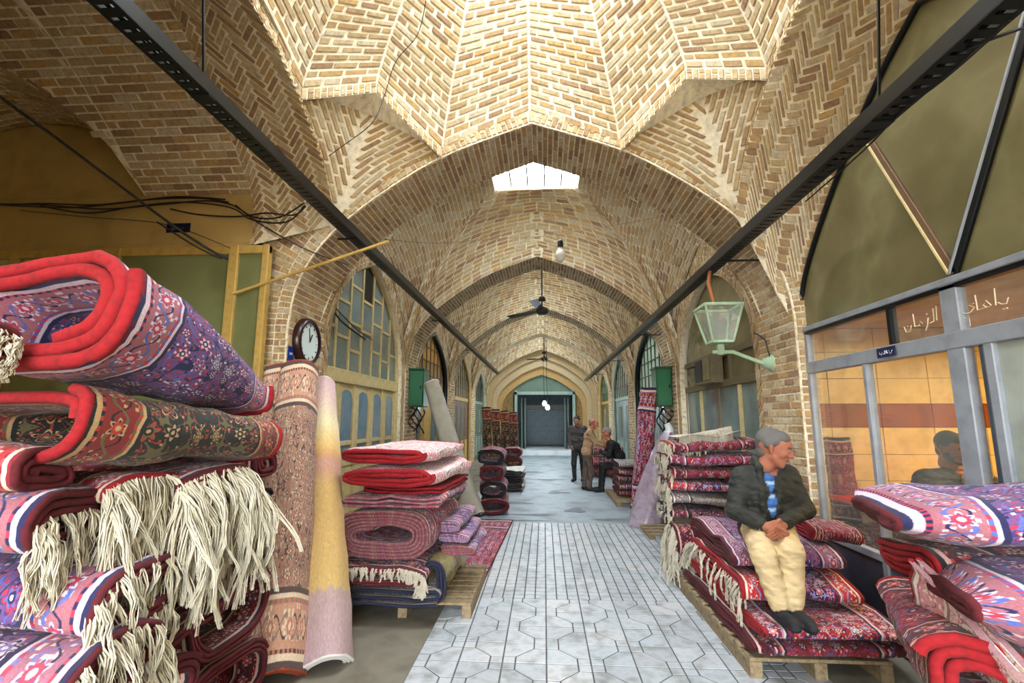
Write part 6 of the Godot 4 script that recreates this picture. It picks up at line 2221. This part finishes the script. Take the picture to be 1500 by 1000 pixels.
# a hand: wrist w, palm towards dir, thumb side th, curl of the fingers
func add_hand(h: Flesh, w: Vector3, dirv: Vector3, thumb: Vector3, curl: Vector3, skin: Color, s := 1.0) -> void:
	var d := dirv.normalized()
	var t := (thumb - d * thumb.dot(d)).normalized()
	var c := curl.normalized()
	var palm := w + d * 0.045 * s
	h.limb(w, palm, 0.026 * s, 0.028 * s, skin, 0.015)
	h.limb(palm + t * 0.022 * s, palm + t * 0.026 * s + d * 0.035 * s, 0.017 * s, 0.016 * s, skin, 0.015)
	h.limb(palm - t * 0.022 * s, palm - t * 0.026 * s + d * 0.030 * s, 0.016 * s, 0.015 * s, skin, 0.015)
	var lens := [0.070, 0.080, 0.075, 0.058]
	for k in 4:
		var o: float = [0.033, 0.011, -0.011, -0.032][k]
		var a := palm + t * o * s + d * 0.040 * s
		var b: Vector3 = a + (d + c * 0.35).normalized() * lens[k] * 0.45 * s
		var e: Vector3 = b + (d * 0.35 + c).normalized() * lens[k] * 0.35 * s
		var g: Vector3 = e + (c - d * 0.3).normalized() * lens[k] * 0.25 * s
		h.limb(a, b, 0.0100 * s, 0.0095 * s, skin, 0.004)
		h.limb(b, e, 0.0095 * s, 0.0088 * s, skin, 0.004)
		h.limb(e, g, 0.0088 * s, 0.0078 * s, skin, 0.004)
	var ta := w + d * 0.018 * s + t * 0.024 * s
	var tb := ta + (t * 0.8 + d * 0.7).normalized() * 0.042 * s
	var tc := tb + (d + c * 0.5).normalized() * 0.034 * s
	h.limb(ta, tb, 0.014 * s, 0.0115 * s, skin, 0.012)
	h.limb(tb, tc, 0.0115 * s, 0.0092 * s, skin, 0.006)

func make_people() -> void:
	seated_man()
	shop_man()
	standing_man()
	coat_man()
	far_man()

func seated_man() -> void:
	var jacket := Color(0.125, 0.125, 0.095)
	var beige := Color(0.76, 0.66, 0.49)
	var skin := Color(0.61, 0.37, 0.27)
	var blue := Color(0.22, 0.40, 0.62)
	var shoe := Color(0.07, 0.08, 0.09)
	var f := Flesh.new()
	# trunk
	f.limb(V(1.56, 0.85, 3.90), V(1.70, 0.85, 3.92), 0.125, 0.125, jacket, 0.06)
	f.limb(V(1.57, 0.98, 3.87), V(1.69, 0.98, 3.89), 0.135, 0.135, jacket, 0.06)
	f.limb(V(1.56, 1.12, 3.85), V(1.71, 1.12, 3.87), 0.138, 0.138, jacket, 0.06)
	f.limb(V(1.48, 1.215, 3.84), V(1.79, 1.225, 3.88), 0.085, 0.085, jacket, 0.06)
	f.limb(V(1.63, 1.24, 3.84), V(1.64, 1.33, 3.79), 0.070, 0.058, skin, 0.03)
	# jacket skirt, collar and the two front edges
	f.limb(V(1.50, 0.80, 3.80), V(1.56, 0.98, 3.76), 0.05, 0.05, jacket, 0.04)
	f.limb(V(1.74, 0.82, 3.84), V(1.70, 0.98, 3.79), 0.05, 0.05, jacket, 0.04)
	f.limb(V(1.555, 1.285, 3.76), V(1.545, 1.10, 3.715), 0.022, 0.024, jacket, 0.012)
	f.limb(V(1.715, 1.285, 3.78), V(1.670, 1.10, 3.735), 0.022, 0.024, jacket, 0.012)
	f.limb(V(1.545, 1.10, 3.715), V(1.55, 0.94, 3.735), 0.024, 0.024, jacket, 0.012)
	f.limb(V(1.670, 1.10, 3.735), V(1.64, 0.94, 3.745), 0.024, 0.024, jacket, 0.012)
	f.limb(V(1.565, 1.305, 3.755), V(1.585, 1.335, 3.87), 0.030, 0.036, jacket, 0.02)
	f.limb(V(1.725, 1.305, 3.775), V(1.70, 1.335, 3.87), 0.030, 0.036, jacket, 0.02)
	f.limb(V(1.585, 1.33, 3.88), V(1.70, 1.33, 3.885), 0.036, 0.036, jacket, 0.02)
	f.limb(V(1.605, 1.20, 3.765), V(1.60, 0.99, 3.755), 0.046, 0.044, blue, 0.012)
	# arms
	f.limb(V(1.45, 1.20, 3.84), V(1.375, 0.985, 3.79), 0.074, 0.062, jacket, 0.04)
	f.limb(V(1.375, 0.985, 3.79), V(1.475, 0.935, 3.60), 0.062, 0.047, jacket, 0.03)
	f.limb(V(1.82, 1.21, 3.88), V(1.875, 0.995, 3.80), 0.074, 0.062, jacket, 0.04)
	f.limb(V(1.875, 0.995, 3.80), V(1.625, 0.945, 3.605), 0.062, 0.047, jacket, 0.03)
	# legs
	f.limb(V(1.545, 0.835, 3.86), V(1.415, 0.775, 3.46), 0.100, 0.078, beige, 0.04)
	f.limb(V(1.415, 0.775, 3.46), V(1.475, 0.50, 3.43), 0.078, 0.064, beige, 0.02)
	f.limb(V(1.715, 0.835, 3.87), V(1.600, 0.785, 3.47), 0.100, 0.078, beige, 0.04)
	f.limb(V(1.600, 0.785, 3.47), V(1.570, 0.50, 3.43), 0.078, 0.064, beige, 0.02)
	# shoes on the carpet
	for q in [[1.480, 0.0], [1.570, 0.02]]:
		f.limb(V(q[0], 0.46, 3.445), V(q[0], 0.43, 3.445), 0.045, 0.045, shoe, 0.015)
		f.limb(V(q[0], 0.422, 3.46), V(q[0] + 0.01, 0.418, 3.29 - q[1]), 0.042, 0.040, shoe, 0.02)
		f.limb(V(q[0] - 0.008, 0.408, 3.40), V(q[0] + 0.005, 0.410, 3.25 - q[1]), 0.034, 0.032, shoe, 0.02)
	f.paint = func(p: Vector3, c: Color) -> Color:
		if c == blue:
			var s := fposmod(p.y * 11.0, 1.0)
			if s < 0.18: return Color(0.55, 0.66, 0.78)
			if s < 0.5: return Color(0.16, 0.30, 0.52)
		return c
	f.wrinkle = 0.007
	var mb := MB.new()
	f.mesh_into(mb, 0.0115)
	# clasped hands in the lap
	var h := Flesh.new()
	add_hand(h, V(1.485, 0.925, 3.575), Vector3(0.75, -0.35, 0.45), Vector3(0.1, 0.9, 0.3), Vector3(0.5, -0.5, -0.5), skin, 1.08)
	add_hand(h, V(1.61, 0.93, 3.575), Vector3(-0.75, -0.28, 0.6), Vector3(-0.1, 0.9, 0.3), Vector3(-0.5, -0.5, -0.6), skin, 1.08)
	h.mesh_into(mb, 0.0042)
	var at := V(1.662, 1.432, 3.74)
	var B := add_head(mb, at, Vector3(0.80, -0.26, 0.42), 1.06, skin, 0.0050, Color(0.52, 0.27, 0.22))
	var o := thing("person", "seated man in a dark open jacket, striped blue shirt and beige trousers, hands clasped", "person", V(1.6, 0.30, 3.65))
	for i in mb.v.size(): mb.v[i] -= o.position
	put(mb, "body", skin_mat(), o)
	add_hair(o, at - o.position, B, 1.06, Color(0.34, 0.32, 0.31), 0.0055)

func shop_man() -> void:
	var jk := Color(0.13, 0.10, 0.09)
	var skin := Color(0.60, 0.36, 0.24)
	var at := V(3.33, 1.40, 4.31)
	var f := Flesh.new()
	f.limb(at + Vector3(-0.10, -0.62, -0.05), at + Vector3(0.10, -0.62, -0.05), 0.13, 0.13, jk, 0.06)
	f.limb(at + Vector3(-0.10, -0.38, -0.03), at + Vector3(0.10, -0.38, -0.03), 0.15, 0.15, jk, 0.06)
	f.limb(at + Vector3(-0.20, -0.25, -0.02), at + Vector3(0.20, -0.25, -0.02), 0.09, 0.09, jk, 0.06)
	f.limb(at + Vector3(0, -0.2, -0.01), at + Vector3(0, -0.1, 0), 0.07, 0.06, skin, 0.03)
	f.limb(at + Vector3(0.02, -0.22, 0.09), at + Vector3(0.01, -0.42, 0.13), 0.04, 0.04, Color(0.72, 0.62, 0.42), 0.012)
	f.limb(at + Vector3(-0.24, -0.27, -0.02), at + Vector3(-0.33, -0.52, 0.05), 0.08, 0.065, jk, 0.04)
	f.limb(at + Vector3(-0.33, -0.52, 0.05), at + Vector3(-0.10, -0.55, 0.22), 0.065, 0.05, jk, 0.03)
	f.limb(at + Vector3(0.24, -0.27, -0.02), at + Vector3(0.27, -0.50, 0.12), 0.08, 0.065, jk, 0.04)
	f.limb(at + Vector3(0.27, -0.50, 0.12), at + Vector3(0.13, -0.24, 0.18), 0.06, 0.045, jk, 0.03)
	for e in [-1.0, 1.0]:
		f.limb(at + Vector3(e * 0.09, -0.72, 0), at + Vector3(e * 0.11, -0.72, 0.36), 0.09, 0.075, jk, 0.04)
		f.limb(at + Vector3(e * 0.11, -0.72, 0.36), at + Vector3(e * 0.11, -1.30, 0.34), 0.075, 0.05, jk, 0.03)
		f.limb(at + Vector3(e * 0.11, -1.345, 0.34), at + Vector3(e * 0.11, -1.36, 0.46), 0.045, 0.04, jk, 0.02)
	f.wrinkle = 0.010
	var mb := MB.new()
	f.mesh_into(mb, 0.015)
	var h := Flesh.new()
	add_hand(h, at + Vector3(0.12, -0.22, 0.18), Vector3(-0.35, 1.0, -0.1), Vector3(-0.6, 0, 0.6), Vector3(-0.6, 0.3, -0.3), skin)
	add_hand(h, at + Vector3(-0.08, -0.55, 0.23), Vector3(0.7, -0.1, 0.5), Vector3(0.1, 0.9, 0.1), Vector3(0.2, -0.8, 0.2), skin)
	h.mesh_into(mb, 0.006)
	var B := add_head(mb, at, Vector3(0.25, -0.28, 0.9), 1.05, skin, 0.006, Color(0.45, 0.24, 0.2), Color(0.22, 0.15, 0.12))
	var o := thing("person", "man in a dark jacket sitting inside the glazed shop, hand at his mouth", "person", V(3.33, 0.0, 4.31))
	for i in mb.v.size(): mb.v[i] -= o.position
	put(mb, "body", skin_mat(), o)
	add_hair(o, at - o.position, B, 1.05, Color(0.07, 0.06, 0.06), 0.007)
	var st := thing("stool", "low stool under the man inside the glazed shop", "stool", V(3.33, 0.0, 4.36))
	part_box(st, "seat", M.wood_brown, Vector3(-0.18, 0.50, -0.18), Vector3(0.18, 0.55, 0.18), 0.01)
	for q in [[-1, -1], [1, -1], [-1, 1], [1, 1]]:
		part_box(st, "leg", M.wood_brown, Vector3(q[0] * 0.15 - 0.02, 0, q[1] * 0.15 - 0.02), Vector3(q[0] * 0.15 + 0.02, 0.5, q[1] * 0.15 + 0.02), 0.004)

# a standing figure: base on the floor, facing fw, arms reaching to two points
func stander(label: String, base: Vector3, fw: Vector3, height: float, lean: float, top: Color, low: Color, skin: Color, hair: Color, reach: Array, bald: bool) -> void:
	var s := height / 1.72
	var f := Flesh.new()
	fw = fw.normalized()
	var rt := fw.cross(Vector3.UP).normalized()
	var P := func(x: float, y: float, z: float) -> Vector3:
		var bend: float = lean * maxf(0.0, y - 0.9)
		return base + rt * (x * s) + Vector3.UP * ((y - bend * 0.25) * s) + fw * ((z + bend) * s)
	f.limb(P.call(-0.09, 0.93, 0), P.call(0.09, 0.93, 0), 0.13 * s, 0.13 * s, top, 0.05)
	f.limb(P.call(-0.09, 1.10, 0.01), P.call(0.09, 1.10, 0.01), 0.125 * s, 0.125 * s, top, 0.05)
	f.limb(P.call(-0.10, 1.28, 0), P.call(0.10, 1.28, 0), 0.13 * s, 0.13 * s, top, 0.05)
	f.limb(P.call(-0.17, 1.40, 0), P.call(0.17, 1.40, 0), 0.075 * s, 0.075 * s, top, 0.05)
	f.limb(P.call(0, 1.42, 0), P.call(0, 1.54, 0.03), 0.06 * s, 0.055 * s, skin, 0.03)
	for e in [-1.0, 1.0]:
		var tw: float = 0.07 * e
		f.limb(P.call(e * 0.09, 0.88, 0), P.call(e * 0.10, 0.48, 0.03 + tw), 0.095 * s, 0.07 * s, low, 0.04)
		f.limb(P.call(e * 0.10, 0.48, 0.03 + tw), P.call(e * 0.10, 0.10, -0.02 + tw), 0.07 * s, 0.055 * s, low, 0.03)
		f.limb(P.call(e * 0.10, 0.05, -0.04 + tw), P.call(e * 0.11, 0.042, 0.16 + tw), 0.045 * s, 0.04 * s, Color(0.08, 0.07, 0.07), 0.02)
		var sh: Vector3 = P.call(e * 0.20, 1.38, 0.0)
		var hand: Vector3 = reach[0 if e < 0 else 1]
		var el: Vector3 = sh.lerp(hand, 0.52) + Vector3(0, -0.09 * s, 0) + rt * (e * 0.05)
		f.limb(sh, el, 0.07 * s, 0.058 * s, top, 0.04)
		f.limb(el, hand, 0.056 * s, 0.042 * s, top, 0.03)
		add_hand(f, hand, hand - el, Vector3.UP, fw * 0.4 + Vector3(0, -0.6, 0) - rt * e, skin, s)
	f.wrinkle = 0.008
	var mb := MB.new()
	f.mesh_into(mb, 0.0145)
	var at: Vector3 = P.call(0, 1.60, 0.06)
	var B := add_head(mb, at, fw + Vector3(0, -0.3, 0), s * 1.02, skin, 0.009, skin.darkened(0.2))
	var o := thing("person", label, "person", base)
	for i in mb.v.size(): mb.v[i] -= o.position
	put(mb, "body", skin_mat(), o)
	add_hair(o, at - o.position, B, s * 1.02, hair, 0.011, bald)

func standing_man() -> void:
	stander("standing man in a beige jacket leaning towards the man in the black coat", V(0.98, 0.0, 11.7), Vector3(0.92, 0, 0.15), 1.66, 0.18, Color(0.62, 0.49, 0.36), Color(0.34, 0.27, 0.23), Color(0.70, 0.42, 0.33), Color(0.40, 0.36, 0.34), [V(1.34, 1.08, 11.75), V(1.32, 1.02, 11.55)], true)

func far_man() -> void:
	stander("man in a dull dark coat standing behind the one in beige", V(0.90, 0.0, 13.4), Vector3(-0.3, 0, 0.9), 1.70, 0.05, Color(0.24, 0.21, 0.20), Color(0.13, 0.13, 0.15), Color(0.62, 0.40, 0.32), Color(0.14, 0.12, 0.12), [V(1.10, 0.92, 13.25), V(0.70, 0.92, 13.25)], false)

func coat_man() -> void:
	var coat := Color(0.045, 0.042, 0.045)
	var skin := Color(0.66, 0.40, 0.30)
	var f := Flesh.new()
	var b := V(1.74, 0.62, 11.55)
	f.limb(b + Vector3(0, 0, -0.09), b + Vector3(0, 0, 0.09), 0.14, 0.14, coat, 0.06)
	f.limb(b + Vector3(-0.06, 0.18, -0.09), b + Vector3(-0.06, 0.18, 0.09), 0.15, 0.15, coat, 0.06)
	f.limb(b + Vector3(-0.16, 0.36, -0.10), b + Vector3(-0.16, 0.36, 0.10), 0.145, 0.145, coat, 0.06)
	f.limb(b + Vector3(-0.22, 0.46, -0.17), b + Vector3(-0.22, 0.46, 0.17), 0.08, 0.08, coat, 0.05)
	f.limb(b + Vector3(-0.24, 0.48, 0), b + Vector3(-0.29, 0.60, 0), 0.06, 0.055, skin, 0.03)
	for e in [-1.0, 1.0]:
		f.limb(b + Vector3(0, -0.04, e * 0.10), b + Vector3(-0.42, -0.06, e * 0.12), 0.10, 0.075, coat, 0.04)
		f.limb(b + Vector3(-0.42, -0.06, e * 0.12), b + Vector3(-0.46, -0.52, e * 0.12), 0.075, 0.052, coat, 0.03)
		f.limb(b + Vector3(-0.44, -0.565, e * 0.12), b + Vector3(-0.60, -0.575, e * 0.13), 0.045, 0.04, coat, 0.02)
		var el: Vector3 = b + Vector3(-0.30, 0.20, e * 0.24)
		var hd: Vector3 = b + Vector3(-0.46, 0.28, e * 0.08)
		f.limb(b + Vector3(-0.22, 0.45, e * 0.20), el, 0.07, 0.06, coat, 0.04)
		f.limb(el, hd, 0.058, 0.042, coat, 0.03)
		add_hand(f, hd, hd - el, Vector3.UP, Vector3(-0.3, -0.5, -e), skin)
	f.wrinkle = 0.008
	var mb := MB.new()
	f.mesh_into(mb, 0.0145)
	var at := b + Vector3(-0.31, 0.68, 0)
	var B := add_head(mb, at, Vector3(-0.9, -0.15, 0.4), 1.02, skin, 0.009, skin.darkened(0.2))
	var o := thing("person", "man in a black coat sitting on a low stool facing the man in beige", "person", V(1.5, 0, 11.55))
	for i in mb.v.size(): mb.v[i] -= o.position
	put(mb, "body", skin_mat(), o)
	add_hair(o, at - o.position, B, 1.02, Color(0.45, 0.43, 0.42), 0.011)
	var st := thing("stool", "low wooden stool under the man in the black coat", "stool", V(1.78, 0.0, 11.55))
	part_box(st, "seat", M.wood_brown, Vector3(-0.2, 0.42, -0.2), Vector3(0.2, 0.48, 0.2), 0.01)
	for q in [[-1, -1], [1, -1], [-1, 1], [1, 1]]:
		part_box(st, "leg", M.wood_brown, Vector3(q[0] * 0.16 - 0.025, 0, q[1] * 0.16 - 0.025), Vector3(q[0] * 0.16 + 0.025, 0.42, q[1] * 0.16 + 0.025), 0.004)
